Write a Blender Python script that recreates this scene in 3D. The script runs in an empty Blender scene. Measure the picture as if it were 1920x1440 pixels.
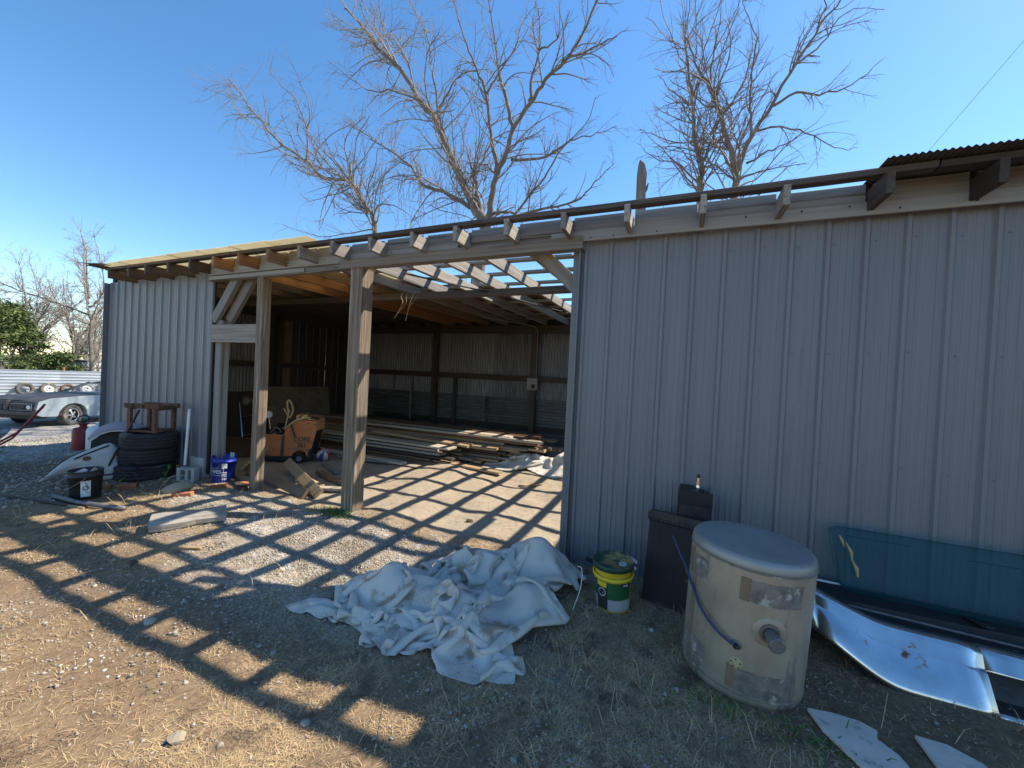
import bpy, bmesh, math, random
import numpy as np
from mathutils import Vector, Matrix, Quaternion, kdtree
R = math.radians
S = bpy.context.scene
COL = S.collection
rng = np.random.default_rng(7)
random.seed(7)

# ------------------------------------------------------------------ camera
CAM_H = 1.65
yaw, pitch, roll = R(23.0), R(-0.65), R(2.82)
fw = Vector((-math.sin(yaw)*math.cos(pitch), math.cos(yaw)*math.cos(pitch), math.sin(pitch)))
rt = Vector((math.cos(yaw), math.sin(yaw), 0)); up = rt.cross(fw)
rt2 = rt*math.cos(roll)+up*math.sin(roll); up2 = up*math.cos(roll)-rt*math.sin(roll)
cd = bpy.data.cameras.new('camera'); cam = bpy.data.objects.new('camera', cd); COL.objects.link(cam)
cam.matrix_world = Matrix(((rt2.x, up2.x, -fw.x, 0), (rt2.y, up2.y, -fw.y, 0), (rt2.z, up2.z, -fw.z, CAM_H), (0, 0, 0, 1)))
cd.sensor_width = 36; cd.lens = 735/1920*36; cd.clip_start = .05; cd.clip_end = 3000
S.camera = cam
# ------------------------------------------------------------------ sky, sun, exposure
SUN = Vector((.69, .62, 1.0)).normalized()
w = bpy.data.worlds.new('World'); S.world = w; w.use_nodes = True
wn = w.node_tree; bg = wn.nodes['Background']
sk = wn.nodes.new('ShaderNodeTexSky'); sk.sky_type = 'NISHITA'; sk.sun_disc = False
sk.sun_elevation = math.asin(SUN.z); sk.sun_rotation = math.atan2(SUN.x, SUN.y)
sk.altitude = 200; sk.air_density = 1.0; sk.dust_density = .15; sk.ozone_density = 1.6
hs = wn.nodes.new('ShaderNodeHueSaturation'); hs.inputs['Hue'].default_value = .499; hs.inputs['Saturation'].default_value = 1.24; hs.inputs['Value'].default_value = 1.2
wn.links.new(sk.outputs[0], hs.inputs['Color']); wn.links.new(hs.outputs[0], bg.inputs[0]); bg.inputs[1].default_value = .112
ld = bpy.data.lights.new('sun', 'SUN'); ld.energy = 5.0; ld.angle = R(.53); ld.color = (1, .91, .77)
lo = bpy.data.objects.new('sun', ld); COL.objects.link(lo)
lo.rotation_euler = (-SUN).to_track_quat('-Z', 'Y').to_euler(); lo.location = (20, 20, 30)
S.view_settings.view_transform = 'Standard'; S.view_settings.look = 'None'
S.view_settings.exposure = 0.9; S.view_settings.gamma = 1; S.view_settings.use_curve_mapping = False
S.cycles.max_bounces = 8; S.cycles.transparent_max_bounces = 12

# ------------------------------------------------------------------ materials
MATS = {}
def mat(name, c1, c2=None, c3=None, scale=4, stretch=(1, 1, 1), rough=.7, metal=0, bump=.0, bscale=40,
        patch=.6, pscale=2.0, pstretch=None, rnd=.25, spec=.4, prough=None, pmetal=None, extra=None):
    """two-tone noise c1/c2, third tone c3 in patches with a shape of their own, per-object tint"""
    m = bpy.data.materials.new(name); m.use_nodes = True; nt = m.node_tree; N = nt.nodes; L = nt.links
    b = N['Principled BSDF']; b.inputs['Roughness'].default_value = rough; b.inputs['Metallic'].default_value = metal
    b.inputs['Specular IOR Level'].default_value = spec
    tc = N.new('ShaderNodeTexCoord'); oi = N.new('ShaderNodeObjectInfo')
    off = N.new('ShaderNodeVectorMath'); off.operation = 'SCALE'; off.inputs[0].default_value = (37, 53, 71)
    L.new(oi.outputs['Random'], off.inputs['Scale'])
    def coords(st):
        mp = N.new('ShaderNodeMapping'); mp.inputs['Scale'].default_value = st
        L.new(tc.outputs['Object'], mp.inputs['Vector']); L.new(off.outputs[0], mp.inputs['Location']); return mp.outputs[0]
    co = coords(stretch)
    def noise(c, s, d=6, r=.6):
        n = N.new('ShaderNodeTexNoise'); n.inputs['Scale'].default_value = s; n.inputs['Detail'].default_value = d
        n.inputs['Roughness'].default_value = r; L.new(c, n.inputs['Vector']); return n.outputs['Fac']
    def mixc(f, a, bb):
        x = N.new('ShaderNodeMix'); x.data_type = 'RGBA'
        if isinstance(f, (int, float)): x.inputs[0].default_value = f
        else: L.new(f, x.inputs[0])
        for i, v in ((6, a), (7, bb)):
            if isinstance(v, tuple): x.inputs[i].default_value = (*v, 1)
            else: L.new(v, x.inputs[i])
        return x.outputs[2]
    def ramp(f, lo, hi):
        r = N.new('ShaderNodeMapRange'); r.inputs[1].default_value = lo; r.inputs[2].default_value = hi; L.new(f, r.inputs[0]); return r.outputs[0]
    c2 = c2 or tuple(v*.75 for v in c1)
    col = mixc(ramp(noise(co, scale), .35, .65), c1, c2)
    pm = None
    if c3:
        pm = ramp(noise(coords(pstretch or stretch), pscale, 8, .65), patch, patch+.06)
        col = mixc(pm, col, c3)
        if prough is not None:
            x = N.new('ShaderNodeMix'); L.new(pm, x.inputs[0]); x.inputs[2].default_value = rough; x.inputs[3].default_value = prough; L.new(x.outputs[0], b.inputs['Roughness'])
        if pmetal is not None:
            x = N.new('ShaderNodeMix'); L.new(pm, x.inputs[0]); x.inputs[2].default_value = metal; x.inputs[3].default_value = pmetal; L.new(x.outputs[0], b.inputs['Metallic'])
    if rnd:
        h = N.new('ShaderNodeHueSaturation'); r = N.new('ShaderNodeMapRange'); r.inputs[3].default_value = 1-rnd; r.inputs[4].default_value = 1+rnd
        L.new(oi.outputs['Random'], r.inputs[0]); L.new(r.outputs[0], h.inputs['Value']); L.new(col, h.inputs['Color']); col = h.outputs[0]
    L.new(col, b.inputs['Base Color'])
    if bump:
        bp = N.new('ShaderNodeBump'); bp.inputs['Strength'].default_value = bump; bp.inputs['Distance'].default_value = .01
        L.new(noise(co, bscale, 5, .7), bp.inputs['Height']); L.new(bp.outputs[0], b.inputs['Normal'])
    if extra: extra(nt, b, col)
    MATS[name] = m; return m

GR = (.35, 14, 14)
mat('wood_grey', (.30, .27, .23), (.17, .145, .12), (.07, .06, .05), scale=3, stretch=GR, pscale=2.2, patch=.62, bump=.5, bscale=6)
mat('wood_brown', (.20, .135, .08), (.11, .07, .04), (.04, .03, .022), scale=3, stretch=GR, pscale=1.6, patch=.6, bump=.5, bscale=6)
mat('rafter_wood', (.33, .295, .25), (.19, .165, .137), (.075, .062, .05), scale=3, stretch=GR, pscale=1.8, patch=.60, bump=.6, bscale=6)
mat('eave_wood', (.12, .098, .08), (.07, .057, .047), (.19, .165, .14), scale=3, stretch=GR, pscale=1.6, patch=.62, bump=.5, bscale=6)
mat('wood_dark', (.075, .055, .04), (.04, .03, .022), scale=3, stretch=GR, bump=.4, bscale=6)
mat('wood_tan', (.46, .33, .19), (.33, .22, .11), (.18, .12, .07), scale=3, stretch=GR, pscale=1.4, patch=.64, bump=.3, bscale=6)
mat('wood_pale', (.50, .44, .35), (.36, .31, .24), (.20, .16, .12), scale=3, stretch=GR, pscale=1.6, patch=.62, bump=.35, bscale=6)
mat('wood_orange', (.28, .135, .055), (.19, .088, .037), (.12, .06, .03), scale=3, stretch=GR, pscale=1.5, patch=.62, bump=.3, bscale=6)  # on the covered rafters this orange includes glow from the yellow sheets
mat('post_wood', (.25, .195, .14), (.085, .06, .042), (.44, .37, .29), scale=3, stretch=(.5, 20, 20), pscale=1.5, patch=.575, bump=.9, bscale=5, rnd=.08)
mat('paint_grey_wood', (.235, .23, .215), (.17, .163, .148), (.085, .066, .05), scale=3, stretch=GR, pscale=1.1, patch=.575, bump=.6, bscale=6, rnd=.14)
mat('trim_paint', (.30, .305, .295), (.245, .245, .235), (.14, .115, .09), scale=3, stretch=GR, pscale=1.2, patch=.62, bump=.5, bscale=6, rnd=.05)
mat('wall_paint', (.156, .165, .182), (.143, .152, .168), (.118, .124, .136), scale=1.6, stretch=(3, 3, .35), pscale=1.6, patch=.60, pstretch=(5, 5, .22), rough=.42, spec=.5, rnd=.05, bump=.10, bscale=4)
mat('galv', (.215, .212, .205), (.14, .138, .134), (.09, .065, .048), scale=5, stretch=(3, 3, .5), pscale=1.2, patch=.60, rough=.5, metal=.45, rnd=.25, pmetal=.0)
mat('rust_sheet', (.24, .155, .10), (.13, .085, .06), (.30, .25, .20), scale=4, pscale=1.5, patch=.62, rough=.8, metal=.1)
mat('brown_sheet', (.11, .095, .08), (.07, .06, .052), scale=4, rough=.6, metal=.2)
mat('rust', (.16, .075, .04), (.07, .04, .028), (.03, .024, .02), scale=14, pscale=5, rough=.85, bump=.5, bscale=60)
mat('dark_steel', (.045, .043, .042), (.025, .024, .024), (.10, .055, .03), scale=10, pscale=4, patch=.64, rough=.55, metal=.5)
mat('black', (.018, .018, .019), (.011, .011, .012), scale=8, rough=.6, rnd=.1)
mat('rubber', (.028, .028, .028), (.016, .016, .016), (.07, .062, .052), scale=9, pscale=3, patch=.58, rough=.85, bump=.25, bscale=60)
mat('rubber_pale', (.13, .12, .105), (.075, .07, .062), (.30, .27, .22), scale=6, pscale=2, patch=.55, rough=.9)
mat('white_wheel', (.62, .60, .55), (.5, .48, .43), scale=5, rough=.6)
mat('white_plastic', (.70, .70, .68), (.58, .58, .56), scale=5, rough=.5)
def add_translucent(nt, b, col, f):
    N = nt.nodes; L = nt.links; t = N.new('ShaderNodeBsdfTranslucent'); mx = N.new('ShaderNodeMixShader'); mx.inputs[0].default_value = f
    L.new(col, t.inputs[0]); L.new(b.outputs[0], mx.inputs[1]); L.new(t.outputs[0], mx.inputs[2]); L.new(mx.outputs[0], N['Material Output'].inputs[0])
mat('tarp', (.68, .635, .56), (.56, .52, .455), (.33, .265, .195), scale=2.2, pscale=2.6, patch=.575, rough=.42, rnd=0, bump=.35, bscale=9,
    extra=lambda nt, b, c: add_translucent(nt, b, c, .18))
mat('yellow_fibre', (.76, .67, .42), (.66, .56, .32), (.46, .37, .20), scale=3, pscale=1.5, patch=.62, rough=.5, rnd=.08,
    extra=lambda nt, b, c: add_translucent(nt, b, c, .42))
mat('orange_paint', (.54, .19, .062), (.44, .145, .045), (.10, .055, .035), scale=5, pscale=5, patch=.59, pstretch=(.6, 1, 1.6), rough=.6, rnd=0, bump=.1)
mat('orange_pale', (.62, .33, .14), (.55, .26, .10), (.2, .11, .06), scale=5, pscale=4, patch=.6, rough=.6, rnd=0)
mat('strap', (.50, .39, .20), (.36, .27, .13), scale=30, rough=.9, rnd=0)
mat('strap_dark', (.10, .075, .05), (.07, .05, .035), scale=30, rough=.9, rnd=0)
mat('chrome', (.64, .64, .64), (.54, .54, .535), (.12, .075, .05), scale=9, pscale=7, patch=.605, rough=.2, bump=.04, bscale=14, metal=1, rnd=0, prough=.8, pmetal=0)
mat('chrome_small', (.7, .7, .7), (.6, .6, .6), rough=.2, metal=1)
mat('alu', (.40, .35, .265), (.28, .24, .18), (.17, .155, .135), scale=4.5, stretch=(1, 1, .6), pscale=5, patch=.585, pstretch=(1.3, 1.3, .28), rough=.5, metal=.35, rnd=0, bump=.12, bscale=14)
mat('alu_top', (.30, .31, .295), (.235, .245, .235), (.16, .17, .175), scale=3, pscale=2.0, patch=.58, rough=.45, metal=.35, rnd=0, bump=.1, bscale=14)
mat('alu_scrub', (.24, .225, .195), (.13, .12, .105), (.40, .375, .33), scale=16, pscale=14, patch=.56, rough=.7, metal=.2, rnd=0, bump=.5, bscale=40)
mat('alu_rust', (.22, .16, .10), (.15, .11, .075), scale=9, rough=.8, rnd=0)
mat('blue_hose', (.03, .045, .12), (.025, .035, .09), rough=.5, rnd=0)
mat('blue_bucket', (.012, .035, .30), (.010, .028, .25), scale=5, rough=.4, rnd=0)
mat('black_bucket', (.035, .036, .034), (.022, .022, .021), (.14, .13, .115), scale=6, pscale=4, patch=.66, rough=.55, rnd=0)
mat('label_white', (.72, .72, .69), (.60, .60, .57), scale=20, rough=.6, rnd=0)
mat('label_print', (.035, .035, .035), rough=.6, rnd=0)
mat('green_label', (.02, .115, .045), (.016, .095, .036), rough=.5, rnd=0)
mat('dark_green', (.012, .055, .035), (.02, .065, .04), (.26, .19, .075), scale=3, pscale=5, patch=.55, rough=.5, rnd=0)
mat('yellow_plastic', (.62, .40, .03), (.52, .32, .025), (.30, .20, .06), scale=5, pscale=4, patch=.64, rough=.5, rnd=0)
mat('yellow_bright', (.72, .56, .04), (.65, .50, .03), rough=.5, rnd=0)
mat('label_pale', (.40, .43, .42), (.32, .35, .35), scale=10, rough=.6, rnd=0)
mat('brick', (.44, .165, .075), (.33, .12, .055), (.50, .36, .26), scale=10, pscale=6, patch=.62, rough=.9, bump=.5, bscale=60)
mat('concrete', (.42, .40, .37), (.33, .31, .285), (.24, .22, .20), scale=8, pscale=3, rough=.95, bump=.5, bscale=60)
mat('stone', (.36, .30, .215), (.28, .235, .17), (.20, .17, .13), scale=5, pscale=3, rough=.85, bump=.4, bscale=30)
mat('primer_grey', (.29, .335, .355), (.235, .275, .295), (.62, .62, .60), scale=3, pscale=2.2, patch=.59, rough=.42, rnd=0)
mat('car_black', (.06, .058, .056), (.045, .044, .043), (.10, .095, .09), scale=4, pscale=2, rough=.6, rnd=0)
mat('fender_white', (.46, .44, .405), (.35, .33, .30), (.22, .13, .07), scale=4, pscale=4, patch=.62, rough=.55, rnd=0)
mat('fender_grey', (.30, .295, .33), (.25, .245, .28), (.42, .42, .44), scale=5, pscale=3, patch=.66, rough=.5, rnd=0)
mat('red_paint', (.26, .022, .028), (.17, .016, .02), (.09, .03, .025), scale=6, pscale=4, patch=.6, rough=.5, rnd=0)
mat('barrow_tub', (.16, .19, .22), (.10, .12, .145), (.42, .40, .33), scale=4, pscale=2, patch=.57, rough=.7, rnd=0)
mat('plywood', (.20, .155, .10), (.14, .105, .07), (.09, .07, .05), scale=3, stretch=(1, 1, 6), rough=.9, rnd=.05)
mat('board_white', (.60, .53, .47), (.50, .44, .39), (.33, .29, .25), scale=5, pscale=7, patch=.62, rough=.9, bump=.4, rnd=.1)
mat('bark', (.22, .19, .16), (.13, .11, .092), (.34, .31, .275), scale=6, stretch=(1, 1, .3), pscale=3, patch=.6, rough=.95, bump=.8, bscale=12, rnd=.1)
mat('twig', (.27, .235, .20), (.17, .145, .12), scale=1.5, rough=.9, rnd=.1)
mat('twig_far', (.30, .26, .215), (.21, .175, .14), scale=.6, rough=.9, rnd=.15)
mat('leaf', (.12, .165, .045), (.065, .10, .028), (.19, .21, .065), scale=1.2, pscale=.9, patch=.56, rough=.8, rnd=.15)
mat('weed', (.10, .19, .035), (.07, .13, .025), scale=8, rough=.7, rnd=.1)
mat('fence_metal', (.40, .43, .46), (.31, .34, .375), (.50, .52, .54), scale=1.2, stretch=(.4, .4, 6), pscale=.8, rough=.42, metal=.35, rnd=.06)
mat('fence_post', (.34, .17, .075), (.25, .12, .05), rough=.9)
mat('far_white', (.62, .60, .56), (.5, .48, .45), rough=.8)
mat('wire_grey', (.28, .255, .22), (.2, .18, .155), rough=.7, rnd=.1)
mat('rope', (.36, .28, .18), (.27, .2, .12), rough=.9)
mat('seat_red', (.42, .05, .07), (.30, .04, .05), rough=.6, rnd=0)
mat('ball_blue', (.06, .06, .16), rough=.6, rnd=0)
mat('ball_white', (.55, .53, .50), rough=.6, rnd=0)
mat('grass_dry', (.56, .405, .225), (.36, .25, .135), (.17, .12, .075), scale=9, pscale=6, patch=.52, rough=.9, rnd=0)
mat('gravel_rock', (.37, .325, .265), (.245, .21, .165), (.54, .495, .43), scale=2.6, pscale=4, patch=.57, rough=.9, rnd=0)
for nm, c, a, ro in (('glass_teal', (.025, .105, .125), .83, .05), ('glass_clear', (.5, .58, .58), .80, .04)):
    m = bpy.data.materials.new(nm); m.use_nodes = True; N = m.node_tree.nodes; L = m.node_tree.links
    b = N['Principled BSDF']; b.inputs['Base Color'].default_value = (*c, 1); b.inputs['Roughness'].default_value = ro
    t = N.new('ShaderNodeBsdfTransparent'); t.inputs[0].default_value = (*([.74, .87, .89] if nm == 'glass_teal' else [.9, .93, .93]), 1)
    mx = N.new('ShaderNodeMixShader'); mx.inputs[0].default_value = a
    L.new(b.outputs[0], mx.inputs[1]); L.new(t.outputs[0], mx.inputs[2]); L.new(mx.outputs[0], N['Material Output'].inputs[0]); MATS[nm] = m

# ------------------------------------------------------------------ helpers
def mesh(v, f, smooth=False, name='m'):
    me = bpy.data.meshes.new(name); me.from_pydata([tuple(map(float, p)) for p in v], [], f)
    if smooth:
        me.polygons.foreach_set('use_smooth', [True]*len(me.polygons))
    me.update(); return me
def bulk(v, f, smooth=False):
    """numpy verts (n,3), faces (m,k) -> mesh, fast"""
    v = np.ascontiguousarray(v, np.float32); f = np.ascontiguousarray(f, np.int32); k = f.shape[1]
    me = bpy.data.meshes.new('m'); me.vertices.add(len(v)); me.vertices.foreach_set('co', v.ravel())
    me.loops.add(f.size); me.loops.foreach_set('vertex_index', f.ravel()); me.polygons.add(len(f))
    me.polygons.foreach_set('loop_start', np.arange(0, f.size, k, dtype=np.int32)); me.polygons.foreach_set('loop_total', np.full(len(f), k, np.int32))
    if smooth: me.polygons.foreach_set('use_smooth', np.ones(len(f), bool))
    me.update(calc_edges=True); me.validate(); return me
def obj(name, me, m, parent=None, loc=(0, 0, 0), rot=(0, 0, 0), sc=None):
    o = bpy.data.objects.new(name, me); COL.objects.link(o)
    if m and not me.materials: me.materials.append(MATS[m])
    o.location = loc; o.rotation_euler = rot
    if sc: o.scale = sc
    if parent: o.parent = parent
    return o
def tag(o, label, cat, group=None):
    o['label'] = label; o['category'] = cat
    if group: o['group'] = group
    return o
def thing(name, label, cat, loc=(0, 0, 0), rot=(0, 0, 0), group=None):
    o = bpy.data.objects.new(name, None); COL.objects.link(o); o.location = loc; o.rotation_euler = rot
    o.empty_display_size = .1
    return tag(o, label, cat, group)
def join(*ms):
    V = []; F = []
    for v, f in ms:
        n = len(V); V += [tuple(p) for p in v]; F += [tuple(i+n for i in q) for q in f]
    return V, F
def xf(vf, loc=(0, 0, 0), rot=(0, 0, 0), sc=(1, 1, 1)):
    from mathutils import Euler
    m = Matrix.Translation(loc) @ Euler(rot).to_matrix().to_4x4() @ Matrix.Diagonal((*sc, 1))
    return [tuple(m @ Vector(p)) for p in vf[0]], vf[1]
def loft(rings, caps=True, closed=True):
    n = len(rings[0]); V = [tuple(p) for r in rings for p in r]; F = []
    for i in range(len(rings)-1):
        for j in range(n if closed else n-1):
            k = (j+1) % n; F.append((i*n+j, i*n+k, (i+1)*n+k, (i+1)*n+j))
    if caps: F.append(tuple(range(n-1, -1, -1))); F.append(tuple(range((len(rings)-1)*n, len(rings)*n)))
    return V, F
def board(L, W, T, seg=1, warp=0, seed=0, b=None):
    """plank along x, centred, chamfered edges"""
    r = random.Random(seed); b = b if b is not None else min(.004, T*.15, W*.15); y, z = W/2, T/2
    sec = [(-y+b, -z), (y-b, -z), (y, -z+b), (y, z-b), (y-b, z), (-y+b, z), (-y, z-b), (-y, -z+b)]
    rings = []
    wy, wz = r.uniform(-1, 1)*warp, r.uniform(-1, 1)*warp
    for i in range(seg+1):
        t = i/seg; x = -L/2+L*t; k = math.sin(t*math.pi)
        rings.append([(x+(r.uniform(-.004, .004) if i in (0, seg) else 0), p+wy*k, q+wz*k) for p, q in sec])
    return loft(rings)
def box(lx, ly, lz, b=.004):
    return board(lx, ly, lz, b=b)
def lathe(prof, n=24, axis='z', start=0):
    rings = []
    V = []; F = []
    m = len(prof)
    for i in range(n):
        a = 2*math.pi*i/n+start
        for r, z in prof: V.append((r*math.cos(a), r*math.sin(a), z))
    for i in range(n):
        k = (i+1) % n
        for j in range(m-1): F.append((i*m+j, k*m+j, k*m+j+1, i*m+j+1))
    return V, F
def tube(pts, rad, sides=6, caps=True):
    pts = [Vector(p) for p in pts]; n = len(pts)
    if not hasattr(rad, '__len__'): rad = [rad]*n
    t = (pts[1]-pts[0]).normalized(); u = t.orthogonal().normalized(); rings = []
    for i in range(n):
        a = pts[max(i-1, 0)]; b = pts[min(i+1, n-1)]; t = (b-a).normalized()
        u = (u-t*u.dot(t)); u = u.normalized() if u.length > 1e-6 else t.orthogonal().normalized(); v = t.cross(u)
        rings.append([pts[i]+(u*math.cos(2*math.pi*j/sides)+v*math.sin(2*math.pi*j/sides))*rad[i] for j in range(sides)])
    return loft(rings, caps)
def smooth_path(pts, n=6):
    P = [Vector(p) for p in pts]; out = []
    for i in range(len(P)-1):
        p0, p1, p2, p3 = P[max(i-1, 0)], P[i], P[i+1], P[min(i+2, len(P)-1)]
        for k in range(n):
            t = k/n; out.append(.5*((2*p1)+(p2-p0)*t+(2*p0-5*p1+4*p2-p3)*t*t+(3*p1-p0-3*p2+p3)*t**3))
    out.append(P[-1]); return out
def extr(poly, d0, d1, plane='xz'):
    """polygon (2D) extruded between two depths"""
    n = len(poly)
    if plane == 'xz': V = [(x, d0, z) for x, z in poly]+[(x, d1, z) for x, z in poly]
    else: V = [(x, y, d0) for x, y in poly]+[(x, y, d1) for x, y in poly]
    F = [tuple(range(n)), tuple(range(2*n-1, n-1, -1))]+[(j, j+n, (j+1) % n+n, (j+1) % n) for j in range(n)]
    return V, F
def text_obj(name, txt, size, m, parent, loc, rot, ext=.0008, bend=None):
    c = bpy.data.curves.new('t', 'FONT'); c.body = txt; c.size = size; c.extrude = ext; c.align_x = 'CENTER'; c.align_y = 'CENTER'
    c.offset = size*.022
    o = bpy.data.objects.new('t', c); COL.objects.link(o); bpy.context.view_layer.update()
    me = bpy.data.meshes.new_from_object(o.evaluated_get(bpy.context.evaluated_depsgraph_get()))
    bpy.data.objects.remove(o)
    if bend:
        for v in me.vertices:
            a = v.co.x/bend; v.co = Vector((math.sin(a)*(bend+v.co.z), v.co.y, math.cos(a)*(bend+v.co.z)-bend))
    return obj(name, me, m, parent, loc, rot)
def corr(width, length, pitch=.076, amp=.013, per=6, warp=0, seed=0, thick=True):
    """corrugated sheet: waves across x, length along z, centred at x, from z=0 up; faces y"""
    n = int(round(width/pitch))*per; r = random.Random(seed); rows = [0, .33, .66, 1] if warp else [0, 1]; rings = []
    for t in rows:
        ring = [(width*i/n-width/2, amp*math.sin(2*math.pi*i/per)+(warp*r.uniform(-1, 1)*(i/n-.5) if 0 < t < 1 else 0), length*t) for i in range(n+1)]
        rings.append(ring)
    return loft(rings, caps=False, closed=False)
def vn(x, y, s=0):
    """value noise, numpy"""
    x = np.asarray(x, float)+s*17.3; y = np.asarray(y, float)-s*9.1
    i = np.floor(x).astype(np.int64); j = np.floor(y).astype(np.int64); u = x-i; v = y-j; u = u*u*(3-2*u); v = v*v*(3-2*v)
    def h(a, b):
        n = (a*374761393+b*668265263+s*1442695) & 0xffffffff; n = ((n ^ (n >> 13))*1274126177) & 0xffffffff
        return ((n ^ (n >> 16)) & 0xffff)/65535.
    return (h(i, j)*(1-u)+h(i+1, j)*u)*(1-v)+(h(i, j+1)*(1-u)+h(i+1, j+1)*u)*v
def fbm(x, y, s=0, o=4):
    t = 0; a = .5
    for k in range(o): t = t+a*vn(x*2**k, y*2**k, s+k); a *= .5
    return t
def sstep(a, b, x):
    t = np.clip((x-a)/(b-a), 0, 1); return t*t*(3-2*t)
def gz(x, y):
    x = np.asarray(x, float); y = np.asarray(y, float)
    near = sstep(60, 25, np.hypot(x, y))
    z = (fbm(x*.9, y*.9, 3, 4)-.47)*.15*near
    inside = sstep(3.3, 4.2, y)*sstep(9.9, 9.3, y)*sstep(-9, -8, x)
    z = z+inside*((fbm(x*1.15+5, y*1.15, 11, 2)-.37)*.17)
    z = z*(1-.75*sstep(1.0, .2, np.hypot((x-.3)/1.4, y-2.9)))
    z = z-.5*sstep(-9.6, -17, x)+sstep(55, 400, np.hypot(x, y))*1.0
    return z
def G(x, y): return float(gz(x, y))

# ================================================================== ground
def axis(a, b, step, far, growth=1.22):
    c = list(np.arange(a, b+1e-6, step)); s = step; x = b
    while x < far: s *= growth; x += s; c.append(x)
    s = step; x = a; pre = []
    while x > -far: s *= growth; x -= s; pre.append(x)
    return np.array(pre[::-1]+c)
gx = axis(-8.5, 2.6, .04, 1500); gy = axis(.2, 9.0, .04, 1500)
XX, YY = np.meshgrid(gx, gy); ZZ = gz(XX, YY)
def zones(x, y):
    n1 = fbm(x*.8, y*.8, 21, 4); n2 = fbm(x*1.7+3, y*1.7, 33, 4)
    inside = sstep(3.35, 3.75, y+.5*(n2-.5))*sstep(9.5, 9.4, y)*sstep(-9.3, -9.1, x)
    gravel = np.exp(-(((x+2.9)/1.7)**2+((y-2.75)/.75)**2))*1.15+np.exp(-(((x+4.6)/1.3)**2+((y-3.1)/.5)**2))*.6
    gravel = np.maximum(gravel, sstep(-8.2, -10, x)*.8); gravel = gravel+.16*np.exp(-(((x+.1)/1.2)**2+((y-1.9)/.9)**2))+.16*np.exp(-(((x+3.6)/1.4)**2+((y-1.2)/.6)**2))
    gravel = np.clip(gravel*(.4+1.2*n2), 0, 1)*(1-inside)
    straw = (.22+.78*np.clip((n1-.30)*2.6, 0, 1))*(1-inside)*(1-.7*gravel)
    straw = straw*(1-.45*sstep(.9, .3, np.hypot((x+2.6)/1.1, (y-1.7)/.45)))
    return straw, gravel, inside
st, gv, ins = zones(XX, YY)
ZZ = ZZ+(fbm(XX*9, YY*9, 5, 3)-.44)*.022*sstep(30, 10, np.hypot(XX, YY))*(1-.25*ins)
nv, nu = XX.shape
idx = np.arange(nu*nv).reshape(nv, nu)
me = bulk(np.stack([XX, YY, ZZ], -1).reshape(-1, 3), np.stack([idx[:-1, :-1], idx[:-1, 1:], idx[1:, 1:], idx[1:, :-1]], -1).reshape(-1, 4), True)
ca = me.color_attributes.new('zone', 'FLOAT_COLOR', 'POINT')
ca.data.foreach_set('color', np.stack([st, gv, ins, np.ones_like(st)], -1).astype(np.float32).ravel())
m = bpy.data.materials.new('ground'); m.use_nodes = True; N = m.node_tree.nodes; L = m.node_tree.links; b = N['Principled BSDF']
b.inputs['Roughness'].default_value = .95; b.inputs['Specular IOR Level'].default_value = .15
tc = N.new('ShaderNodeTexCoord'); at = N.new('ShaderNodeAttribute'); at.attribute_name = 'zone'; sp = N.new('ShaderNodeSeparateColor'); L.new(at.outputs['Color'], sp.inputs[0])
def gn(scale, d=8, r=.65, st=(1, 1, 1)):
    mp = N.new('ShaderNodeMapping'); mp.inputs['Scale'].default_value = st; L.new(tc.outputs['Object'], mp.inputs[0])
    n = N.new('ShaderNodeTexNoise'); n.inputs['Scale'].default_value = scale; n.inputs['Detail'].default_value = d; n.inputs['Roughness'].default_value = r; L.new(mp.outputs[0], n.inputs['Vector']); return n.outputs['Fac']
def gmix(f, a, bb):
    x = N.new('ShaderNodeMix'); x.data_type = 'RGBA'
    L.new(f, x.inputs[0])
    for i, v in ((6, a), (7, bb)):
        if isinstance(v, tuple): x.inputs[i].default_value = (*v, 1)
        else: L.new(v, x.inputs[i])
    return x.outputs[2]
def gr(f, lo, hi):
    r = N.new('ShaderNodeMapRange'); r.inputs[1].default_value = lo; r.inputs[2].default_value = hi; L.new(f, r.inputs[0]); return r.outputs[0]
def gm(op, a, c):
    x = N.new('ShaderNodeMath'); x.operation = op; x.use_clamp = True
    for i, v in ((0, a), (1, c)):
        if isinstance(v, (int, float)): x.inputs[i].default_value = v
        else: L.new(v, x.inputs[i])
    return x.outputs[0]
fine = gn(38); mid = gn(6)
dirt = gmix(gr(fine, .35, .68), (.115, .076, .046), (.235, .165, .104))
straw = gmix(gr(gn(55, 6, .7, (1, .35, 1)), .35, .65), (.20, .140, .080), (.44, .315, .18))
vo = N.new('ShaderNodeTexVoronoi'); vo.inputs['Scale'].default_value = 42; L.new(tc.outputs['Object'], vo.inputs['Vector'])
vb = N.new('ShaderNodeSeparateColor'); L.new(vo.outputs['Color'], vb.inputs[0])
grav = gmix(vb.outputs[0], (.17, .15, .125), (.46, .43, .38))
dust = gmix(gr(mid, .38, .66), (.33, .27, .195), (.24, .19, .135))
dust = gmix(gr(fine, .3, .75), dust, (.40, .335, .25)); dust = gmix(gr(gn(19, 8, .7), .54, .66), dust, (.17, .13, .092))
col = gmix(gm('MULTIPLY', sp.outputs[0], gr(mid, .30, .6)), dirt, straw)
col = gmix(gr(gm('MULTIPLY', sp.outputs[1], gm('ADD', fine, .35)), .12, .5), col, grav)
col = gmix(sp.outputs[2], col, dust)
L.new(col, b.inputs['Base Color'])
bp = N.new('ShaderNodeBump'); bp.inputs['Strength'].default_value = .7; bp.inputs['Distance'].default_value = .012
L.new(gn(70, 6, .75), bp.inputs['Height']); L.new(bp.outputs[0], b.inputs['Normal'])
MATS['ground'] = m
g = obj('ground', me, 'ground'); g['kind'] = 'structure'

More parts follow.
